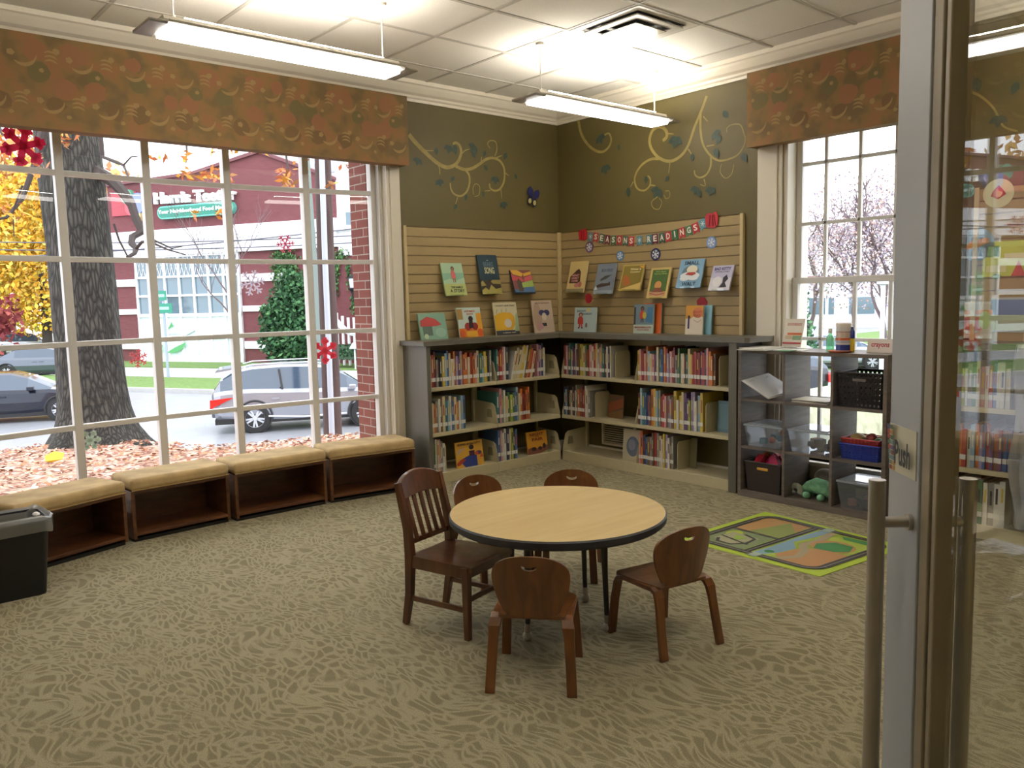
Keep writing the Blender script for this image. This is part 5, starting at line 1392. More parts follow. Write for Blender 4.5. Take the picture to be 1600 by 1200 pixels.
# partition the door hangs in, either side of the doorway
D0 = CAM + Vector((RX[0].z, RX[1].z, 0)) * -.70
def part(name, a, b_, z0, z1):
    # along local x through D0, thickness in y
    o = MB().box(a, b_, -.06, .06, z0, z1, mat('entry_wall_paint', '#a89b72', .6)).build(name)
    o.matrix_world = Matrix.Translation((D0.x, D0.y, 0)) @ Matrix.Rotation(math.atan2(RX[1].x, RX[0].x), 4, 'Z'); tag(o, kind='structure'); return o
part('wall_doorway_side', .80, 4.6, 0, H); part('wall_doorway_side', -3.6, -.85, 0, H); part('wall_doorway_side', -.85, .80, 2.5, H)

# ------------------------------------------------------------------ snowflake cutouts on the window panes
def pane_pt(px, py, off=.012):
    y = .2
    for _ in range(8):
        p = ony(px, py, y); y = arc(p.x) - off
    return p
def paper_flake(px, py, r, col, label, kind=0, rot=0):
    p = pane_pt(px, py); b = MB(); m = glass_mat('thin_paper_' + col.strip('#'), (1, 1, 1), .0, .6, 1.0, lin(col)); vs = []
    def arm(a, L, w_, br):
        d = Vector((math.cos(a), math.sin(a))); nn = Vector((-d.y, d.x))
        def quad(p0, p1, ww):
            e = (p1 - p0).normalized(); q = Vector((-e.y, e.x)) * ww / 2; P = [p0 - q, p1 - q, p1 + q, p0 + q]
            b.prism([(v.x, v.y) for v in P], 0, .0012, m)
        quad(Vector((0, 0)), d * L, w_)
        for k in br:
            for s_ in (-1, 1): quad(d * L * k, d * L * k + (d * .6 + nn * s_) * L * .27, w_ * .8)
    for k in range(6):
        arm(rot + k * PI / 3, r, r * (.30 if kind == 1 else .13), (.6,) if kind == 1 else (.4, .7))
    o = b.build('paper_snowflake'); o.location = p; dx = -2 * .165 * (p.x + 3.33) / 1.96
    o.rotation_euler = (0, 0, math.atan(dx)); tag(o, label, 'decoration', 'paper snowflakes on the bow window')
paper_flake(36, 228, .135, '#e05c84', 'large crimson paper snowflake high on the pane beside the oak trunk', 1, .3)
paper_flake(446, 381, .072, '#e88aa8', 'small pink paper snowflake above the white one on the bow window', 0, .1)
paper_flake(394, 442, .098, '#f0ecf6', 'white lacy paper snowflake in the middle of the bow window', 0, .2)
paper_flake(508, 548, .105, '#f0788c', 'coral paper snowflake before the dark pole on the bow window', 1, .5)
paper_flake(216, 560, .065, '#f09aa4', 'faded red paper snowflake low on the pane right of the oak trunk', 0, .4)
paper_flake(141, 688, .07, '#d0dcd0', 'grey green paper snowflake at the foot of the oak trunk', 1, 0)

# ================================================================== OUTSIDE
ROAD = -1.78
EDGE = [(-9, 6.4), (-3.7, 6.47), (-3.0, 6.85), (-2.25, 5.7), (-1.9, 4.3), (-1.5, 3.95), (-1.0, 3.74), (-.5, 3.63), (0, 3.35), (1.2, 2.6), (3, 1.5)]
def yedge(x):
    for (a, b_), (c_, d) in zip(EDGE, EDGE[1:]):
        if x <= c_: return b_ + (d - b_) * max(0, (x - a)) / (c_ - a)
    return EDGE[-1][1]
def gz(x, y):
    z = -9
    if y > .2 or x < .3: z = (-.05 - .042 * max(0, y)) - max(0, y - yedge(x)) * .75
    e = -.55 - .05 * x - max(0, x - 5) * .5 - max(0, y - 2.2) * .7
    if x > .2: z = max(z, e)
    return max(z, ROAD) + (.012 * noise.noise(Vector((x * 3, y * 3, 0))) if z > ROAD else 0)
M_leafl = bpy.data.materials.new('fallen_leaf_litter'); M_leafl.use_nodes = True
n_ = M_leafl.node_tree; b_ = n_.nodes['Principled BSDF']; t_ = n_.nodes.new('ShaderNodeTexCoord')
v_ = n_.nodes.new('ShaderNodeTexVoronoi'); v_.inputs['Scale'].default_value = 16; n_.links.new(t_.outputs['Object'], v_.inputs['Vector'])
s_ = n_.nodes.new('ShaderNodeSeparateColor'); n_.links.new(v_.outputs['Color'], s_.inputs[0])
r_ = n_.nodes.new('ShaderNodeValToRGB'); r_.color_ramp.interpolation = 'CONSTANT'
els = [(0, '#7d5a4c'), (.2, '#a87f6c'), (.4, '#c79c88'), (.55, '#8d6a58'), (.7, '#b98a70'), (.85, '#d8b8a8')]
r_.color_ramp.elements[0].color = (*lin(els[0][1]), 1); r_.color_ramp.elements[1].position = els[1][0]; r_.color_ramp.elements[1].color = (*lin(els[1][1]), 1)
for p_, c_ in els[2:]: e_ = r_.color_ramp.elements.new(p_); e_.color = (*lin(c_), 1)
n_.links.new(s_.outputs[0], r_.inputs[0]); n_.links.new(r_.outputs[0], b_.inputs['Base Color']); b_.inputs['Roughness'].default_value = .9
M_asph = mat('wet_asphalt', '#8d9097', .32, noise_amt=.08, nscale=2, spec=.6)
M_lawn = mat('lawn_grass', '#5f7c3c', .9, noise_amt=.25, nscale=8)
M_conc = mat('concrete_walk', '#a9a9a8', .8, noise_amt=.06, nscale=4)
b = MB(); xs = [-9 + .3 * i for i in range(67)]; ys = [.5 + .25 * j for j in range(40)]
vs = [(x, y, gz(x, y)) for y in ys for x in xs]; n = len(xs)
b.add(vs, [(j * n + i, j * n + i + 1, (j + 1) * n + i + 1, (j + 1) * n + i) for j in range(len(ys) - 1) for i in range(n - 1) if max(gz(xs[i], ys[j]), gz(xs[i + 1], ys[j + 1]), gz(xs[i], ys[j + 1]), gz(xs[i + 1], ys[j])) > ROAD + .005 and xs[i] < 3], M_leafl)
tag(b.build('leaf_strewn_ground', smooth=True), kind='structure')
b = MB(); xs = [.3 + .4 * i for i in range(24)]; ys = [-14 + .4 * j for j in range(48)]
n = len(xs); vs = [(x, y, gz(x, y) + .004) for y in ys for x in xs]
b.add(vs, [(j * n + i, j * n + i + 1, (j + 1) * n + i + 1, (j + 1) * n + i) for j in range(len(ys) - 1) for i in range(n - 1) if ys[j] < .6 or xs[i] > 2.4], mat('pale_dry_grass', '#a3a58c', .9, noise_amt=.3, nscale=6))
tag(b.build('pale_grass_bank', smooth=True), kind='structure')
tag(MB().box(-60, 120, -60, 120, ROAD - .06, ROAD - .012, M_asph).build('road'), kind='structure')
# storefront frame
F0 = Vector((10.593, 39.776, 0)); FU = Vector((.452, -.892, 0)).normalized(); FW = Vector((-.892, -.452, 0)).normalized()
FR = math.atan2(FU.y, FU.x)
def fac(px, py, off=0):
    p = onp(px, py, F0 + FW * off, FW); return (p - F0).dot(FU), p.z
def fmat(): return Matrix.Translation(F0) @ Matrix.Rotation(FR, 4, 'Z')
def fstruct(name, mb, kind='structure'):
    o = mb.build(name); o.matrix_world = fmat(); return tag(o, kind=kind) if kind else o
FG = -1.62
fstruct('kerb', MB().box(-40, 28, -11.4, -11.15, ROAD - .05, ROAD + .14, M_conc))
fstruct('grass_verge', MB().box(-40, 28, -11.15, -7.2, ROAD - .05, -1.68, M_lawn))
fstruct('sidewalk', MB().box(-40, 28, -7.2, -3.2, ROAD - .05, -1.66, M_conc))
fstruct('lawn', MB().box(-40, 28, -3.2, 6, ROAD - .05, FG, M_lawn))
# fallen leaves
b = MB(); rr = random.Random(2); lc = [cm(c_, .8) for c_ in ('#9a6650', '#c49a84', '#7c5342', '#d6b7a2', '#b4805c')]
for i in range(5200):
    x = rr.uniform(-5.5, .6); y = .55 + (rr.random() ** .8) * (yedge(x) - .4)
    z = gz(x, y) + .006; a = rr.uniform(0, 6.3); r = rr.uniform(.02, .045); u = Vector((math.cos(a), math.sin(a), rr.uniform(-.5, .5))) * r; v = Vector((-math.sin(a), math.cos(a), rr.uniform(-.4, .6))) * r * .6
    p = Vector((x, y, z + .01)); b.add([p - u, p + v, p + u, p - v], [(0, 1, 2, 3)], lc[i % 5])
tag(b.build('fallen_leaves'), 'reddish brown fallen leaves covering the bank outside the window', 'leaves', kind='stuff')
p = onz(79, 719, -.2); p.z = gz(p.x, p.y) + .01
b = MB(); b.add([(0, 0, 0), (.11, -.05, .03), (.15, .04, .08), (.06, .08, .11), (-.04, .07, .07), (-.05, .01, .02)], [(0, 1, 2, 3, 4, 5)], cm('#e0b02c', .6)); o = b.build('yellow_leaf'); o.location = p
tag(o, 'single large yellow leaf lying on the brown leaf litter', 'leaf')
o.modifiers.new('t', 'SOLIDIFY').thickness = .003

# ---- oak
def bark(name, c1, c2, sc):
    m = bpy.data.materials.new(name); m.use_nodes = True; n = m.node_tree; b = n.nodes['Principled BSDF']; L = n.links.new
    t = n.nodes.new('ShaderNodeTexCoord'); mp = n.nodes.new('ShaderNodeMapping'); mp.inputs['Scale'].default_value = (sc, sc, sc * .2); L(t.outputs['Object'], mp.inputs[0])
    v = n.nodes.new('ShaderNodeTexVoronoi'); v.feature = 'DISTANCE_TO_EDGE'; v.inputs['Scale'].default_value = 1; v.inputs['Randomness'].default_value = 1
    x = n.nodes.new('ShaderNodeTexNoise'); x.inputs['Scale'].default_value = .8; L(mp.outputs[0], x.inputs['Vector'])
    mm = n.nodes.new('ShaderNodeMix'); mm.data_type = 'VECTOR'; mm.inputs[0].default_value = .35; L(mp.outputs[0], mm.inputs[4]); L(x.outputs['Color'], mm.inputs[5]); L(mm.outputs[1], v.inputs['Vector'])
    r = n.nodes.new('ShaderNodeValToRGB'); r.color_ramp.elements[0].color = (*lin(c1), 1); r.color_ramp.elements[1].color = (*lin(c2), 1); r.color_ramp.elements[1].position = .32
    L(v.outputs['Distance'], r.inputs[0]); L(r.outputs[0], b.inputs['Base Color']); b.inputs['Roughness'].default_value = .95
    bp = n.nodes.new('ShaderNodeBump'); bp.inputs['Strength'].default_value = .9; bp.inputs['Distance'].default_value = .04; L(v.outputs['Distance'], bp.inputs['Height']); L(bp.outputs[0], b.inputs['Normal'])
    return m
M_bark = bark('oak_bark', '#1d1c1a', '#4c4a44', 34)
M_bark2 = mat('dark_branch_bark', '#3b3230', .9)
OB = atd(150, 688, 11.0); OB.z = gz(OB.x, OB.y) - .12
oak = thing('oak_tree', 'massive oak with furrowed grey bark growing just outside the bow window', 'tree', OB)
ring_px = [(150, 705, .70), (150, 690, .60), (149, 668, .50), (147, 640, .45), (144, 600, .42), (137, 520, .40), (126, 400, .395), (115, 300, .39), (103, 200, .385), (92, 80, .36), (80, -60, .35), (70, -200, .33)]
b = MB(); N = 56; vs = []
K = 60; cs = []
for px, py, r in ring_px: 
    p = atd(px, py, 11.0) - OB; cs.append((p, r))
cs.sort(key=lambda q: q[0].z)
zmin, zmax = cs[0][0].z, cs[-1][0].z
for j in range(K + 1):
    z = zmin - .1 + (zmax - zmin + .1) * (j / K) ** 1.3
    for (p0, r0), (p1, r1) in zip(cs, cs[1:]):
        if z <= p1.z: break
    t = max(0, min(1, (z - p0.z) / (p1.z - p0.z))); c_ = p0.lerp(p1, t); r = r0 + (r1 - r0) * t
    for k in range(N):
        a = 2 * PI * k / N
        fl_ = max(0, r - .42) * 1.0 * math.cos(5 * a + .8)
        rr_ = r + fl_ * .35 + .02 * noise.noise(Vector((math.cos(a) * 6, math.sin(a) * 6, z * .8))) + .012 * noise.noise(Vector((math.cos(a) * 20, math.sin(a) * 20, z * 2)))
        vs.append((c_.x + rr_ * math.cos(a), c_.y + rr_ * math.sin(a), z))
b.add(vs, [(j * N + k, j * N + (k + 1) % N, (j + 1) * N + (k + 1) % N, (j + 1) * N + k) for j in range(K) for k in range(N)], M_bark)
b.build('trunk', oak, smooth=True)
rr = random.Random(8)
def branch(pxs, d0, d1, r0, r1, parent, origin, m=M_bark2):
    n = len(pxs); P = [atd(x, y, d0 + (d1 - d0) * i / (n - 1)) - origin for i, (x, y) in enumerate(pxs)]
    MB().tube(P, [r0 + (r1 - r0) * i / (n - 1) for i in range(n)], m, 6).build('branch', parent, smooth=True)
branch([(140, 262), (165, 276), (178, 285), (192, 300), (205, 318), (212, 340), (222, 362), (207, 370), (205, 380), (213, 388), (210, 396), (199, 402)], 11.0, 9.5, .085, .02, oak, OB)
branch([(213, 388), (222, 378), (235, 378), (262, 390), (290, 398)], 8.6, 8.2, .018, .006, oak, OB)
branch([(178, 350), (186, 375), (199, 400)], 8.5, 8.5, .012, .008, oak, OB)
branch([(222, 378), (240, 375), (268, 388), (285, 385)], 8.5, 8.2, .014, .004, oak, OB)
branch([(150, 120), (160, 245), (178, 252), (193, 258), (200, 275), (198, 280)], 9.5, 8.4, .03, .006, oak, OB)
branch([(193, 258), (205, 245), (225, 243)], 8.4, 8.2, .01, .004, oak, OB)
branch([(120, 40), (60, 240), (35, 310), (10, 340), (-20, 345)], 9.5, 8.5, .05, .006, oak, OB)
branch([(-40, 140), (5, 210), (30, 215), (40, 225)], 9.5, 8.5, .03, .006, oak, OB)
branch([(60, 90), (62, 200), (58, 240), (70, 265)], 9.5, 8.5, .02, .006, oak, OB)
branch([(35, 290), (20, 330), (22, 370)], 8.6, 8.5, .012, .004, oak, OB)
branch([(250, 60), (290, 200), (292, 240), (291, 255)], 9.0, 8.2, .02, .004, oak, OB)
branch([(400, 100), (445, 230), (450, 262), (453, 285)], 9.0, 8.2, .02, .004, oak, OB)
branch([(520, 120), (555, 240), (556, 262)], 9.0, 8.2, .02, .004, oak, OB)
lcol = [cm(c_, .7) for c_ in ('#c9812e', '#d8a238', '#b8683a', '#a87848')]
b = MB()
def leaves(px, py, rx_, ry_, n, d=8.3, s=.055, cols=lcol, mb=None, org=None):
    mb = mb or b; org = org if org is not None else OB
    for _ in range(n):
        a = rr.uniform(0, 6.3); q = math.sqrt(rr.random()); p = atd(px + rx_ * q * math.cos(a), py + ry_ * q * math.sin(a), d + rr.uniform(-.3, .3)) - org
        u = Vector((rr.uniform(-1, 1), rr.uniform(-1, 1), rr.uniform(-1, .2))).normalized() * s * rr.uniform(.6, 1.2); v = u.cross(Vector((rr.uniform(-1, 1), rr.uniform(-1, 1), rr.uniform(-1, 1)))).normalized() * s * .35
        mb.add([p - u, p + v, p + u, p - v], [(0, 1, 2, 3)], rr.choice(cols))
for q in ((100, 215, 18, 14, 16), (112, 208, 10, 12, 10), (250, 245, 16, 6, 9), (291, 250, 6, 16, 10), (300, 275, 30, 8, 16), (335, 272, 20, 10, 16), (350, 278, 22, 8, 14), (300, 213, 40, 8, 12), (350, 335, 14, 8, 12), (305, 335, 6, 8, 6),
          (450, 283, 14, 14, 24), (440, 270, 12, 8, 10), (375, 235, 50, 8, 14), (470, 255, 16, 16, 10), (545, 255, 16, 14, 16), (556, 285, 6, 14, 7), (520, 290, 8, 6, 5), (30, 215, 34, 20, 22), (60, 260, 16, 20, 16), (20, 330, 26, 16, 16)):
    leaves(*q)
tag(b.build('leaf_sprays', oak), kind='stuff')

# ---- foliage maker for distant plants
def foliage(name, parent, blobs, n, s, cols, seed=1, hollow=.5):
    r = random.Random(seed); b = MB(); ms = [cm(c_, .8) for c_ in cols]; tot = sum(q[3] * q[4] * q[5] for q in blobs)
    for (x, y, z, a, b2, c_) in blobs:
        for _ in range(max(4, int(n * a * b2 * c_ / tot))):
            d = Vector((r.gauss(0, 1), r.gauss(0, 1), r.gauss(0, 1))).normalized() * (hollow + (1 - hollow) * r.random())
            p = Vector((x + d.x * a, y + d.y * b2, z + d.z * c_))
            u = Vector((r.gauss(0, 1), r.gauss(0, 1), r.gauss(0, 1))).normalized() * s * r.uniform(.6, 1.3); v = u.cross(Vector((r.gauss(0, 1), r.gauss(0, 1), r.gauss(0, 1)))).normalized() * s * .6
            b.add([p - u, p + v, p + u, p - v], [(0, 1, 2, 3)], r.choice(ms))
    return b.build(name, parent)
def ground_at(px, py, z=ROAD): p = onz(px, py, z); return p
def bare_tree(label, base, h, r0, spread, seed, group=None, haze=None, name='bare_tree', levels=3, m=None):
    t = thing(name, label, 'tree', base, 0, group); r = random.Random(seed); b = MB(); m = m or M_bark2
    def grow(p, d, L, rad, lv):
        q = p; P = [p]; dd = d
        for _ in range(4):
            dd = (dd + Vector((r.uniform(-.25, .25), r.uniform(-.25, .25), r.uniform(-.05, .2)))).normalized(); q = q + dd * L / 4; P.append(q)
        b.tube(P, [rad * (1 - .15 * i) for i in range(5)], m, 5 if lv > 1 else 3, False)
        if lv > 0:
            for k in range(4 if lv > 1 else 5):
                s_ = P[r.choice((2, 3, 4, 4))]; a = r.uniform(0, 6.3); e = (dd + Vector((math.cos(a), math.sin(a), r.uniform(0, .7))) * spread).normalized()
                grow(s_, e, L * r.uniform(.55, .8), rad * .5, lv - 1)
    grow(Vector((0, 0, 0)), Vector((0, 0, 1)), h * .42, r0, levels)
    b.build('trunk_and_branches', t)
    if haze: foliage('foliage', t, [(0, 0, h * .62, h * .42, h * .42, h * .36)], haze[0], haze[1], haze[2], seed, .2)
    return t

# ---- the store
st = thing('supermarket_building', 'red brick supermarket with white bands and a big gridded window across the road', 'building')
st.matrix_world = fmat()
M_wpaint = mat('white_render', '#e9e9ee', .7)
# local: x along facade, -y to the road, z up
b = MB(); b.prism([(-5.9, -1.7), (-5.3, 8.1), (.8, 8.3), (5.3, 9.05), (9.8, 7.35), (9.8, -1.7)], 0, .4, M_fbrick); b.build('brick_wall', st)
MB().prism([(-5.35, 8.1), (.8, 8.3), (5.3, 9.05), (9.85, 7.35), (9.85, 7.5), (5.3, 9.22), (.8, 8.45), (-5.35, 8.25)], -.15, .4, cm('#6b3a40')).build('roof_edge', st)
MB().box(9.8, 14.5, .0, .4, -1.7, 3.7, M_fbrick).build('side_brick_wall', st)
MB().box(9.8, 14.5, -.05, .4, 3.7, 8.2, M_wpaint).build('white_upper_wall', st)
MB().box(-5.6, 9.8, -.25, 0, 4.15, 5.55, M_wpaint).box(-5.6, 14.5, -.32, 0, 4.9, 5.0, M_wpaint).build('white_band', st, bevel=.02)
b = MB()
for z0, z1 in ((2.55, 2.95), (1.0, 1.3), (-.95, -.55)): b.box(-5.7, -3.5, -.12, 0, z0, z1, M_wpaint).box(3.75, 6.4, -.12, 0, z0 + .05, z1 + .05, M_wpaint)
b.build('white_course', st, bevel=.02)
b = MB()
for k in range(9): b.box(-6.0 - .25 * (k % 2), -5.55, -.15, .3, -1.6 + k * 1.05, -1.6 + k * 1.05 + .5, M_wpaint)
b.build('corner_stone', st, bevel=.02)
# storefront window
M_sglass = mat('dark_store_glass', '#5d7480', .08, spec=.9); M_frost = mat('frosted_store_panel', '#cfe0e2', .5, noise_amt=.08, nscale=6)
sw = MB().box(-3.5, 3.6, -.04, .0, 1.0, 4.1, M_sglass).build('store_window', st)
MB().box(-3.5, 3.6, -.05, .0, -1.5, 1.0, M_frost).build('frosted_panel', sw)
b = MB(); 
for k in range(8): x = -3.5 + k * 7.1 / 7; b.box(x - .06, x + .06, -.14, 0, -1.55, 4.15, M_wpaint)
for z in (4.1, 3.0, 1.98, .95, -.3, -1.5): b.box(-3.56, 3.66, -.15, 0, z - (.12 if z in (.95, -1.5) else .05), z + .06, M_wpaint)
b.build('window_grid', sw)
b = MB()
for k in range(7):
    x = -3.44 + k * 7.1 / 7; w_ = 7.1 / 7 - .12
    for a in (0, 1, 2):
        b.tube([(x + a * w_ / 3, -.06, 3.05), (x + (a + 1) * w_ / 3, -.06, 4.05)], .018, M_wpaint, 4).tube([(x + (a + 1) * w_ / 3, -.06, 3.05), (x + a * w_ / 3, -.06, 4.05)], .018, M_wpaint, 4)
b.build('diamond_lattice', sw)
b = MB(); draw(b, [('poly', [(.25, .6), (.45, .8), (.7, .85), (.8, .7), (.6, .55), (.5, .6)], '#e6ece6'), ('poly', [(.3, .7), (.4, .78), (.38, .9)], '#4f9a5c'), ('poly', [(.1, .2), (.2, .35), (.16, .12)], '#4f9a5c'), ('poly', [(.25, .12), (.4, .25), (.62, .4), (.55, .22), (.4, .12)], '#58a468')], 4, 2.2, lambda u, v, l: (-2.6 + u * 4, -.16 - l * 20, -1.4 + v * 2.2)); b.build('window_graphic', sw)
def facb(*p): return fac(*p)
# sign letters
def letters(s_, px0, py0, px1, py1, h, dep, col, name, parent, off=.3):
    x0, z0 = fac(px0, py0); x1, z1 = fac(px1, py1); vs, fs, bw, bh = text_mesh(s_, .03)
    L = x1 - x0; b = MB(); c_ = cm(col, .4); F = []; Bk = []
    for x, y in vs:
        u = x / bw + .5; X = x0 + L * u; Z = z0 + (z1 - z0) * u + y / bh * h; F.append((X, -off, Z)); Bk.append((X, -off + dep, Z))
    n = len(F); ed = {}
    for f in fs:
        for a, c2 in zip(f, f[1:] + f[:1]): ed[(a, c2)] = ed.get((c2, a), 0) or 1; 
    es = {(a, c2) for f in fs for a, c2 in zip(f, f[1:] + f[:1])}
    side = [(a, n + a, n + c2, c2) for a, c2 in es if (c2, a) not in es]
    b.add(F + Bk, [tuple(f) for f in fs] + side, c_); return b.build(name, parent)
letters('Harris Teeter', 246, 311, 373, 303, .62, .2, '#ffffff', 'sign_lettering', st)
x0, z0 = fac(250, 334); x1, z1 = fac(372, 324); zc = (z0 + z1) / 2; r = .42; sl = (z1 - z0) / (x1 - x0)
def pill(r_, ex): 
    o = []
    for k in range(9): a = PI / 2 + k * PI / 8; o.append((x0 + r + math.cos(a) * r_, zc + math.sin(a) * r_ - (x1 - x0) / 2 * sl))
    for k in range(9): a = -PI / 2 + k * PI / 8; o.append((x1 - r + math.cos(a) * r_, zc + math.sin(a) * r_ + (x1 - x0) / 2 * sl))
    return o
sb = MB().prism(pill(.34, 0), -.28, 0, cm('#5fb3a4', .4)).prism(pill(.26, 0), -.30, -.2, cm('#1f7f6c', .4)).build('tagline_sign', st)
letters('Your Neighborhood Food Market', 254, 333.5, 368, 324.5, .27, .03, '#e8f4ee', 'tagline_lettering', sb, .335)
b = MB(); cx, cz = fac(212, 322)
for dx, dz, r_, c_ in ((.5, .1, .55, '#7a86c8'), (-.3, .5, .4, '#5f9a80'), (.0, -.1, .45, '#c8505c'), (.9, .2, .35, '#8a94d0'), (.3, -.5, .35, '#d8c48a')): b.prism([(cx + dx + r_ * math.cos(a * PI / 8), cz + dz + r_ * math.sin(a * PI / 8)) for a in range(16)], -.3 - r_ * .1, 0, cm(c_, .4))
b.build('emblem_sign', st)
b = MB(); a0, a1 = fac(178, 350), fac(205, 300); b.box(a0[0], a1[0] + .4, -.08, 0, a0[1] + .4, a1[1], cm('#a8404c')); b.build('red_banner_panel', st)
x, z = fac(553, 341); MB().box(x - .4, x + .4, -.1, 0, z - .3, z + .3, M_sglass).build('small_window', st)
MB().box(-4, 26, 9, 10, 7.5, 12, mat('pale_blue_parapet', '#e4e7ef', .7)).build('rear_block', st)
MB().box(-4, 26, 8.9, 9, 9.4, 10.0, cm('#b6c2d4')).build('rear_window_band', st)
# lantern, ivy, hedge, arched fence, shrubs
x, z = fac(558, 440); la = thing('wall_lantern', 'black lantern mounted on the ivy covered brick wall of the store', 'lantern', F0 + FU * x + FW * .35 + Vector((0, 0, z)), FR)
MB().lathe([(.02, .35), (.28, .18), (.25, .15)], cm('#1e2024'), n=8).lathe([(.22, -.3), (.26, -.34), (.12, -.5), (.02, -.9)], cm('#1e2024'), n=8).build('frame', la)
MB().lathe([(.16, -.3), (.22, .15)], cm('#c9d0d8', .2), n=8).build('lantern_glass', la)
def fp(px, py, off): x, z = fac(px, py, off); return x, z
iv = thing('climbing_ivy', 'ivy climbing the brick wall behind the evergreen shrub', 'ivy', F0, FR, kind='stuff')
bl = []
for px, py, rx_, rz_ in ((440, 400, .7, .5), (452, 415, .9, 1.2), (462, 450, .8, 1.3), (435, 430, .5, .9), (528, 410, .3, .9), (526, 440, .22, .9), (545, 420, .16, 1.2), (563, 420, .35, 1.0), (568, 450, .2, 1.0), (553, 470, .2, .8), (536, 400, .2, .5)):
    x, z = fac(px, py); bl.append((x, -.1, z, rx_, .12, rz_))
foliage('ivy_leaves', iv, bl, 2600, .09, ('#4f7a4a', '#3d6238', '#6a8f55', '#34522e'), 4, .1)
sh = thing('evergreen_shrub', 'tall dark green evergreen shrub against the store wall', 'shrub', F0, FR)
bl = []
for px, py, r_ in ((455, 440, .8), (450, 470, 1.2), (440, 500, 1.3), (462, 490, 1.1), (470, 520, 1.2), (435, 530, 1.2), (450, 545, 1.3), (430, 490, .9), (460, 455, .7)):
    x, z = fac(px, py, 1.2); bl.append((x, -1.2, z, r_ * .9, r_ * .8, r_ * .9))
foliage('foliage', sh, bl, 5200, .14, ('#3f6e45', '#2f5636', '#527f4f', '#28482e'), 6, .45)
x, z = fac(452, 560, 1.2); MB().tube([(x, -1.2, FG - .1), (x, -1.2, 1)], .12, M_bark2).build('trunk', sh)
hg = thing('clipped_hedge', 'low clipped dark green hedge before the white fence', 'hedge', F0, FR)
x0_, z0_ = fac(522, 560, 2.0); x1_, _ = fac(640, 560, 2.0); _, z1_ = fac(540, 536, 2.0)
MB().box(x0_, x1_, -2.5, -1.6, z0_, z1_ - .15, cm('#2c4a30')).build('inner_growth', hg)
foliage('foliage', hg, [(x0_ + k * .5, -2.05, (z0_ + z1_) / 2 - .05, .5, .6, (z1_ - z0_) / 2) for k in range(int((x1_ - x0_) / .5))], 4200, .09, ('#35583a', '#456e48', '#27452c'), 9, .7)
wf = thing('white_arched_fence', 'white picket fence with a dipping top rail by the store wall', 'fence', F0, FR)
fx0, fz0 = fac(524, 500, 1.0); fx1, fz1 = fac(578, 506, 1.0); _, fzm = fac(552, 508, 1.0)
P = [(fx0 + (fx1 - fx0) * k / 12, -1.0, fz0 + (fz1 - fz0) * k / 12 - .55 * math.sin(PI * k / 12)) for k in range(13)]
MB().tube(P, .14, M_wpaint, 6).build('rail', wf)
for k in range(6):
    x = fx0 + (fx1 - fx0) * (k + .3) / 6; MB().box(x - .05, x + .05, -1.06, -.96, FG, fz0 + .1 + .25 * ((k - 2.5) / 2.5) ** 2, M_wpaint).build('picket', wf)
# lamp stake in the lawn and yellow guy guard
x, z = fac(555, 563, 3.0)
p = F0 + FU * x + FW * 3.0; p.z = FG; ls = thing('path_light', 'small white capped light stake in front of the hedge', 'lamp', p)
MB().tube([(0, 0, 0), (0, 0, 1.0)], .04, cm('#c8ccd0')).build('stake', ls); MB().lathe([(.25, .95), (.1, 1.2), (.02, 1.22)], cm('#b9c6cc'), n=10).build('cap', ls)
# street sign
p = onz(263, 590, -1.7); ss = thing('street_sign', 'green street name signs on a thin grey post across the road', 'sign', p, FR)
MB().tube([(0, 0, 0), (0, 0, (490 - 590) / -FPX * 36.5 + .9)], .06, cm('#9aa8b8')).build('post', ss)
zt_ = 100 / FPX * 36.5
for dz, x0_, x1_ in ((.55, -.25, .25), (.0, -.55, .55)):
    b = MB(); b.box(x0_, x1_, -.09, -.06, zt_ + dz, zt_ + dz + .42, cm('#2f8a72')); draw(b, [('rect', .15, .35, .85, .65, '#9fd0c0')], x1_ - x0_, .42, lambda u, v, l: (x0_ + u * (x1_ - x0_), -.091 - l, zt_ + dz + v * .42)); b.build('name_plate', ss)
# poles
def pole(label, pxs, d, r0, r1, m, name='utility_pole', rm=None, group=None):
    P = [atd(x, y, d) for x, y in pxs]; org = P[0].copy(); t = thing(name, label, 'pole', org, 0, group)
    MB().tube([p - org for p in P], [r0 + (r1 - r0) * i / (len(P) - 1) for i in range(len(P))], m, 14).build('shaft', t, smooth=True); return t, org
t, org = pole('dark wooden utility pole with a grey conduit, rising from the leaf bank', [(521, 700), (520, 676), (515, 540), (509, 400), (504, 245), (497, 60)], 13.2, .155, .125, mat('dark_wood_pole', '#4b3a38', .9, noise_amt=.2, nscale=20, stretch=(1, 1, .05)))
P = [atd(x - 1, y, 13.0) - org for x, y in ((521, 690), (520, 676), (515, 540), (509, 400), (504, 245), (497, 60))]
MB().tube([p + Vector((-.02, -.03, 0)) for p in P], .045, cm('#a9b0bd', .4), 10).build('conduit', t, smooth=True)
pole('slanting grey green pole beside the dark utility pole', [(507, 600), (497, 520), (481, 300), (474, 200)], 26, .15, .13, mat('weathered_pole', '#76817c', .9), group=None)
pole('tall white pole between the evergreen shrub and the slanting pole', [(499, 590), (493, 520), (484, 400), (478, 290)], 30, .22, .18, cm('#d5dae2'))
bare_tree('slender bare tree in front of the big store window', onz(372, 578, -1.65), 8.6, .085, .75, 21, name='young_bare_tree', m=mat('mauve_twigs', '#6f5f62', .9))
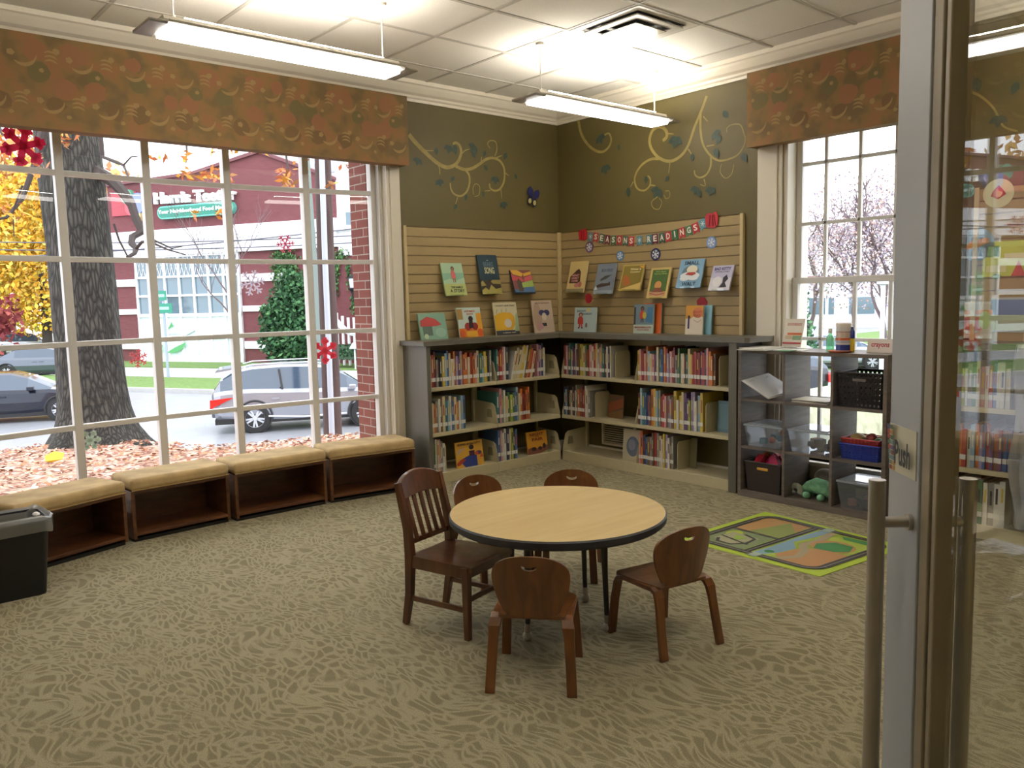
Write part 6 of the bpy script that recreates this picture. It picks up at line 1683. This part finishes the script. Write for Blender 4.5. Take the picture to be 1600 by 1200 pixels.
# power lines
for i, (a, c_) in enumerate((((-40, 378), (600, 366)), ((-40, 390), (600, 377)), ((-40, 405), (600, 352)))):
    P = [atd(a[0] + (c_[0] - a[0]) * k / 10, a[1] + (c_[1] - a[1]) * k / 10 + 6 * math.sin(PI * k / 10), 32 - 0 * k) for k in range(11)]
    org = P[0].copy(); o = MB().tube([p - org for p in P], .022, cm('#5a5a66'), 4).build('power_line'); o.location = org
    tag(o, ['upper', 'middle', 'lowest'][i] + ' overhead cable strung before the white band of the store', 'cable', 'overhead cables')
# yellow tree and what stands at the far end of the road
yt = thing('yellow_autumn_tree', 'bright yellow autumn tree behind the oak trunk', 'tree', onz(75, 560, ROAD) )
org = Vector(yt.location)
def tb_(px, py, d, r_, k=1): p = atd(px, py, d) - org; return (p.x, p.y, p.z, r_, r_, r_ * k)
dY = (org - CAM).dot(-Vector((RX[0].z, RX[1].z, RX[2].z)))
foliage('foliage', yt, [tb_(x, y, dY + q, r_) for x, y, q, r_ in ((60, 300, 0, 2.6), (20, 330, 2, 2.6), (80, 380, 0, 2.4), (35, 400, 0, 2.8), (0, 420, 1, 2.4), (60, 460, 0, 2.4), (20, 480, 1, 1.9), (80, 490, 0, 1.6), (-30, 380, 2, 3), (50, 500, 0, 1.3), (85, 330, 1, 2))], 9500, .2,
        ('#e2b93a', '#d9a62c', '#c9a448', '#e8cf5e', '#b5a848', '#cf9a34'), 12, .25)
MB().tube([Vector((0, 0, 0)), Vector((.1, 0, 2)), Vector((0, 0, 5.5))], [.35, .28, .15], M_bark2).build('trunk', yt, smooth=True)
rt = thing('orange_autumn_tree', 'paler orange autumn tree at the far end of the road', 'tree', atd(10, 540, 60)); org = Vector(rt.location)
foliage('foliage', rt, [tb_(x, y, 60, r_) for x, y, r_ in ((10, 290, 5), (50, 270, 4), (-30, 330, 6), (95, 300, 4), (10, 400, 6), (-40, 450, 6), (180, 310, 3), (182, 340, 3))], 5000, .38, ('#d49a5c', '#c98248', '#e0b878', '#b8865c', '#cfae7c'), 13, .2)
MB().tube([(0, 0, 0), (0, 0, 6)], .4, M_bark2).build('trunk', rt)
rs = thing('red_shrub', 'dull red shrub beside the far parked vehicles', 'shrub', atd(-5, 520, 42)); org = Vector(rs.location)
foliage('foliage', rs, [tb_(0, 490, 42, 1.2), tb_(-12, 510, 42, 1.5)], 500, .2, ('#8c3a3c', '#7a2f36', '#a05048'), 3, .3)

# ---- vehicles
def lerp(a, b_, t): return a + (b_ - a) * t
def make_car(label, loc, rz, st_, paint, L, W, wheels, wr, name='car', cat='car', glass='#39485a', suv=True, lamps=True, group=None):
    t = thing(name, label, cat, loc, rz, group); hw = W / 2
    m = mat('car_paint_' + paint.strip('#'), paint, .22, .55, coat=.6); gm = mat('car_glass_' + glass.strip('#'), glass, .05, spec=.8); blk = cm('#191a1d', .5)
    def ring(s_):
        x, w_, zb, belt, roof, rw = s_; w_ *= hw; rw *= hw
        h = [(0, zb), (w_ * .9, zb), (w_ * .98, zb + .14), (w_, (zb + belt) / 2), (w_ * .985, belt - .1), (w_ * .95, belt), (rw, lerp(belt, roof, .9) if roof > belt + .1 else lerp(belt, roof, .5)), (rw * .82, roof), (0, roof + .012)]
        return [Vector((x, y, z)) for y, z in h] + [Vector((x, -y, z)) for y, z in h[-2:0:-1]]
    R_ = [ring(s_) for s_ in st_]; n = len(R_[0]); b = MB(); g_ = MB()
    for i in range(len(R_) - 1):
        a, c_ = R_[i], R_[i + 1]; cab = st_[i][4] - st_[i][3] > .22 or st_[i + 1][4] - st_[i + 1][3] > .22
        slope = abs(st_[i + 1][4] - st_[i][4]) > .16
        for k in range(n):
            k2 = (k + 1) % n; side = k in (5, n - 6); topp = k in (6, 7, n - 8, n - 7)
            q = [a[k], c_[k], c_[k2], a[k2]]
            isg = (side and cab) or (topp and slope and cab)
            if side and cab and slope: isg = True
            (g_ if isg else b).add(q, [(0, 1, 2, 3)], gm if isg else m)
    b.add(R_[0], [tuple(range(n))], m); b.add(R_[-1], [tuple(range(n))[::-1]], m)
    b.build('body', t, smooth=True); g_.build('window_glass', t, smooth=True)
    for x in wheels:
        for s_ in (-1, 1):
            M = Matrix.Translation((x, s_ * (hw - .11), wr)) @ Matrix.Rotation(PI / 2, 4, 'X')
            q = MB(); q.lathe([(wr * .62, -.12), (wr * .96, -.12), (wr, -.08), (wr, .08), (wr * .96, .12), (wr * .62, .12)], blk, n=32, M=M, cap=False)
            wh = q.build('wheel', t, smooth=True); rm = cm('#b9bcc4', .25); q = MB()
            sg_ = 1 if s_ < 0 else -1
            for k in range(10):
                a = k * PI / 5 + (.12 if k % 2 else -.12); M2 = M @ Matrix.Rotation(a, 4, 'Z')
                q.box(0, wr * .62, -.022, .022, sg_ * .085, sg_ * .10, rm, M2)
            q.lathe([(wr * .6, sg_ * .09), (wr * .66, sg_ * .115), (wr * .64, sg_ * .08)], rm, n=32, M=M, cap=False).lathe([(.001, sg_ * .112), (.05, sg_ * .112), (.06, sg_ * .09)], rm, n=16, M=M, cap=False)
            q.build('rim', wh)
            q = MB(); M3 = Matrix.Translation((x, s_ * (hw + .002), wr + .02)) @ Matrix.Rotation(PI / 2, 4, 'X')
            q.lathe([(.0, 0), (wr * 1.12, 0), (wr * 1.12, .003)], blk, n=32, M=Matrix.Translation((x, s_ * (hw - .015), wr + .02)) @ Matrix.Rotation(PI / 2, 4, 'X'), cap=False)
            q.tube([Matrix.Translation((x, s_ * (hw + .0), wr + .02)) @ Vector((wr * 1.14 * math.cos(a), 0, wr * 1.14 * math.sin(a))) for a in [k * PI / 14 for k in range(-1, 16)]], .03, blk, 6)
            q.build('wheel_arch', t)
    s0, s1 = st_[0], st_[-1]
    MB().box(st_[1][0], st_[-2][0], -hw * .93, hw * .93, st_[3][2] - .05, st_[3][2] + .08, blk).build('sill', t)
    if lamps:
        for s_ in (-1, 1):
            MB().prism([(s0[0] - .03, s0[3] - .32), (s0[0] - .02, s0[3] - .1), (s0[0] + .5, s0[3] - .06), (s0[0] + .12, s0[3] - .24)], s_ * (hw * .86), s_ * (hw * 1.01), cm('#c4241c', .15)).build('tail_light', t, bevel=.01)
            MB().prism([(s1[0] + .02, s1[3] - .25), (s1[0] - .02, s1[3] - .12), (s1[0] - .5, s1[3] + .02), (s1[0] - .3, s1[3] - .2)], s_ * (hw * .7), s_ * (hw * .96), cm('#d8dee6', .1)).build('headlight', t, bevel=.01)
            mx_ = [s_2 for s_2 in st_ if s_2[4] - s_2[3] > .3][-1][0] + .12
            MB().box(mx_ - .1, mx_ + .08, min(s_ * hw * .97, s_ * (hw + .16)), max(s_ * hw * .97, s_ * (hw + .16)), s0[3] + .02, s0[3] + .15, m).build('wing_mirror', t, bevel=.03)
            cab_ = [q[0] for q in st_ if q[4] - q[3] > .4]
            for fx_ in (.42, .82):
                x = lerp(cab_[0], cab_[-1], fx_); MB().box(x - .16, x + .04, min(s_ * hw * .99, s_ * (hw + .02)), max(s_ * hw * .99, s_ * (hw + .02)), s0[3] - .16, s0[3] - .11, m).build('door_handle', t, bevel=.006)
    return t, m, blk
SUVS = [(.0, .72, .5, .98, 1.02, .55), (.06, .88, .42, 1.05, 1.12, .6), (.22, .95, .33, 1.09, 1.34, .66), (.62, .99, .30, 1.12, 1.58, .70), (1.0, 1, .28, 1.12, 1.655, .72), (1.7, 1, .26, 1.09, 1.69, .74), (2.4, 1, .26, 1.07, 1.675, .74), (2.95, 1, .26, 1.05, 1.60, .72), (3.35, .99, .26, 1.04, 1.36, .70), (3.75, .98, .28, 1.03, 1.09, .74), (4.3, .96, .3, .98, 1.03, .76), (4.65, .9, .32, .88, .93, .7), (4.82, .8, .36, .74, .78, .6), (4.88, .7, .42, .66, .69, .5)]
w1 = onz(400, 675, ROAD); w2_ = onz(571, 664, ROAD); d = (w2_ - w1); rz = math.atan2(d.y, d.x); dn = d.normalized(); nl = Vector((-dn.y, dn.x, 0))
o0 = w1 - dn * 1.02 + nl * .84; o0.z = ROAD - .012
suv, m_, blk_ = make_car('silver suv driving past on the road beyond the bow window', o0, rz, SUVS, '#9a9da6', 4.88, 1.9, (1.02, 1.02 + d.length), .375, 'silver_suv')
for s_ in (-1, 1):
    MB().tube([(.75, s_ * .66, 1.66), (1.0, s_ * .66, 1.72), (2.4, s_ * .66, 1.73), (2.75, s_ * .66, 1.68)], .018, cm('#c9ccd4', .2), 6).build('roof_rail', suv)
    MB().box(1.66, 1.74, min(s_ * .86, s_ * .92), max(s_ * .86, s_ * .92), 1.1, 1.14, blk_).tube([(1.72, s_ * .915, 1.08), (1.66, s_ * .74, 1.58)], .03, blk_, 6).tube([(2.62, s_ * .915, 1.06), (2.5, s_ * .745, 1.58)], .025, blk_, 6).build('door_pillar', suv)
    MB().tube([(1.35, s_ * .965, .42), (2.2, s_ * .975, .36), (3.3, s_ * .965, .38)], .025, cm('#dfe2e8', .15), 6).build('chrome_sill_strip', suv)
MB().box(-.02, .1, -.75, .75, .42, .56, cm('#55575c', .4)).build('rear_bumper', suv, bevel=.03)
MB().prism([(.12, 1.55), (.6, 1.62), (.65, 1.655), (.15, 1.6)], -.62, .62, m_).build('rear_spoiler', suv, bevel=.01)
SED = [(.0, .75, .4, .9, .93, .6), (.1, .9, .32, .98, 1.01, .66), (.7, .97, .25, .99, 1.05, .7), (1.3, 1, .22, .97, 1.36, .66), (1.9, 1, .22, .96, 1.44, .66), (2.6, 1, .22, .95, 1.42, .66), (3.05, 1, .22, .94, 1.28, .66), (3.65, .99, .24, .93, .98, .72), (4.3, .96, .26, .86, .90, .74), (4.7, .85, .32, .7, .74, .6), (4.8, .7, .38, .6, .62, .5)]
p = onz(92, 657, ROAD); q = onz(-30, 668, ROAD); dd = Vector((d.x, d.y, 0)).normalized(); nl2 = Vector((-dd.y, dd.x, 0))
rz2 = rz + .04
make_car('dark navy sedan half hidden behind the oak trunk', p - dd * 3.85 + nl2 * .8 + Vector((0, 0, -.012)), rz2, SED, '#151b2b', 4.8, 1.84, (.95, 3.85), .33, 'navy_sedan')
p = onz(70, 590, ROAD)
make_car('grey car on the far lane behind the navy sedan', p - dd * 2.6 + nl2 * 1.0 + Vector((0, 0, -.012)), rz2, SED, '#5d6470', 4.8, 1.84, (.95, 3.85), .33, 'grey_sedan')
p = onz(60, 557, ROAD)
make_car('pale suv parked far off under the yellow tree', p - dd * 3.4 + Vector((0, 0, -.012)), rz2 + .2, SUVS, '#ccd2dc', 4.88, 1.9, (1.02, 3.8), .37, 'pale_suv')
p = onz(592, 603, ROAD)
make_car('pale blue car passing behind the silver suv by the brick pier', p + Vector((0, 0, -.012)), rz2 + .1, SED, '#a9bcc8', 4.8, 1.84, (.95, 3.85), .33, 'pale_blue_car')
# cars seen through the sash window
p = onz(1300, 575, ROAD)
make_car('white sedan parked outside the sash window', p + Vector((-.8, 2.2, -.012)), math.radians(-62), SED, '#b4bac4', 4.8, 1.84, (.95, 3.85), .33, 'white_sedan', glass='#3f566b')
p = onz(1262, 640, ROAD)
make_car('dark suv with red tail lamps seen through the cube shelf', p + Vector((.6, .6, -.012)), math.radians(48), SUVS, '#3a3d44', 4.88, 1.9, (1.02, 3.8), .37, 'dark_suv')
# trees and poles beyond the sash window
for i, (px, d_, h, sd) in enumerate(((1262, 46, 9.5, 31), (1330, 40, 8.5, 32), (1385, 36, 9.0, 33), (1440, 38, 9.5, 34))):
    q = atd(px, 500, d_); q.z = ROAD
    bare_tree(['leafless mauve tree by the dark edge of the sash window', 'leafless mauve tree behind the white sedan', 'broad leafless mauve tree near the door stile', 'leafless mauve tree hidden mostly by the door stile'][i], (q.x, q.y, q.z), h, .16, .9, sd, 'leafless trees across the street', (3000, .08, ('#a89cac', '#b8a8b2', '#978a9c', '#c2a098')), m=mat('mauve_twigs', '#6f5f62'), levels=3)
q = atd(1251, 520, 31); q.z = ROAD
gt_ = thing('dark_green_tree', 'dark green evergreen at the edge of the sash window', 'tree', q)
foliage('foliage', gt_, [(0, 0, 1.4, .6, .6, 1.1), (0, 0, 2.6, .4, .4, .8), (.2, 0, .9, .7, .7, .7)], 1500, .1, ('#3f6a4a', '#2f5540', '#5a8a5a'), 5, .3); MB().tube([(0, 0, 0), (0, 0, 2)], .1, M_bark2).build('trunk', gt_)
for px, lb in ((1291, 'white lamp post between the first bare trees'), (1378, 'white lamp post near the door stile')):
    q = atd(px, 530, 33 if px > 1300 else 50); q.z = ROAD; t = thing('street_lamp', lb, 'street lamp', q); MB().tube([(0, 0, 0), (0, 0, 3.4)], .09, cm('#d8dce2'), 10).build('post', t, smooth=True); MB().lathe([(.05, 3.4), (.25, 3.45), (.2, 3.7), (.02, 3.8)], cm('#d8dce2'), n=12).build('lamp_head', t)
q = atd(1350, 500, 70); b = MB(); b.box(-16, 16, 0, 6, 0, 4.2, cm('#d9dce4')); bw_ = thing('white_low_building', 'low white building far beyond the sash window', 'building', (q.x, q.y, ROAD), math.radians(-60)); b.build('wall', bw_)
b = MB()
for k in range(9): b.box(-14 + k * 3.2, -12 + k * 3.2, -.1, 0, 1.2, 2.6, M_sglass)
b.build('window_row', bw_); MB().box(-16.3, 16.3, -.4, 6.3, 4.2, 4.5, cm('#8c6e70')).build('roof', bw_)
o = MB().box(16, 60, -20, 24, ROAD - .012, ROAD + .01, M_lawn).build('lawn_far'); tag(o, kind='structure')
tag(MB().box(20, 26, -30, 40, ROAD + .0, ROAD + .02, M_asph).build('road_far'), kind='structure')
# low shrubs under the sash window
for i, (y, x) in enumerate(((-3.1, 1.2), (-2.5, 1.4), (-3.8, 1.3))):
    z = gz(x, y); t = thing('low_shrub', ['grey green low shrub outside, behind the blue basket', 'grey green low shrub outside, behind the plush toys', 'grey green low shrub outside, past the door stile'][i], 'shrub', (x, y, z), 0, 'low shrubs outside the sash window')
    foliage('foliage', t, [(0, 0, .3, .38, .38, .32)], 900, .03, ('#6f7a5e', '#838c72', '#55604a', '#9a9a84'), 40 + i, .3); MB().tube([(0, 0, -.02), (.02, 0, .3)], .015, M_bark2, 6).build('stem', t)
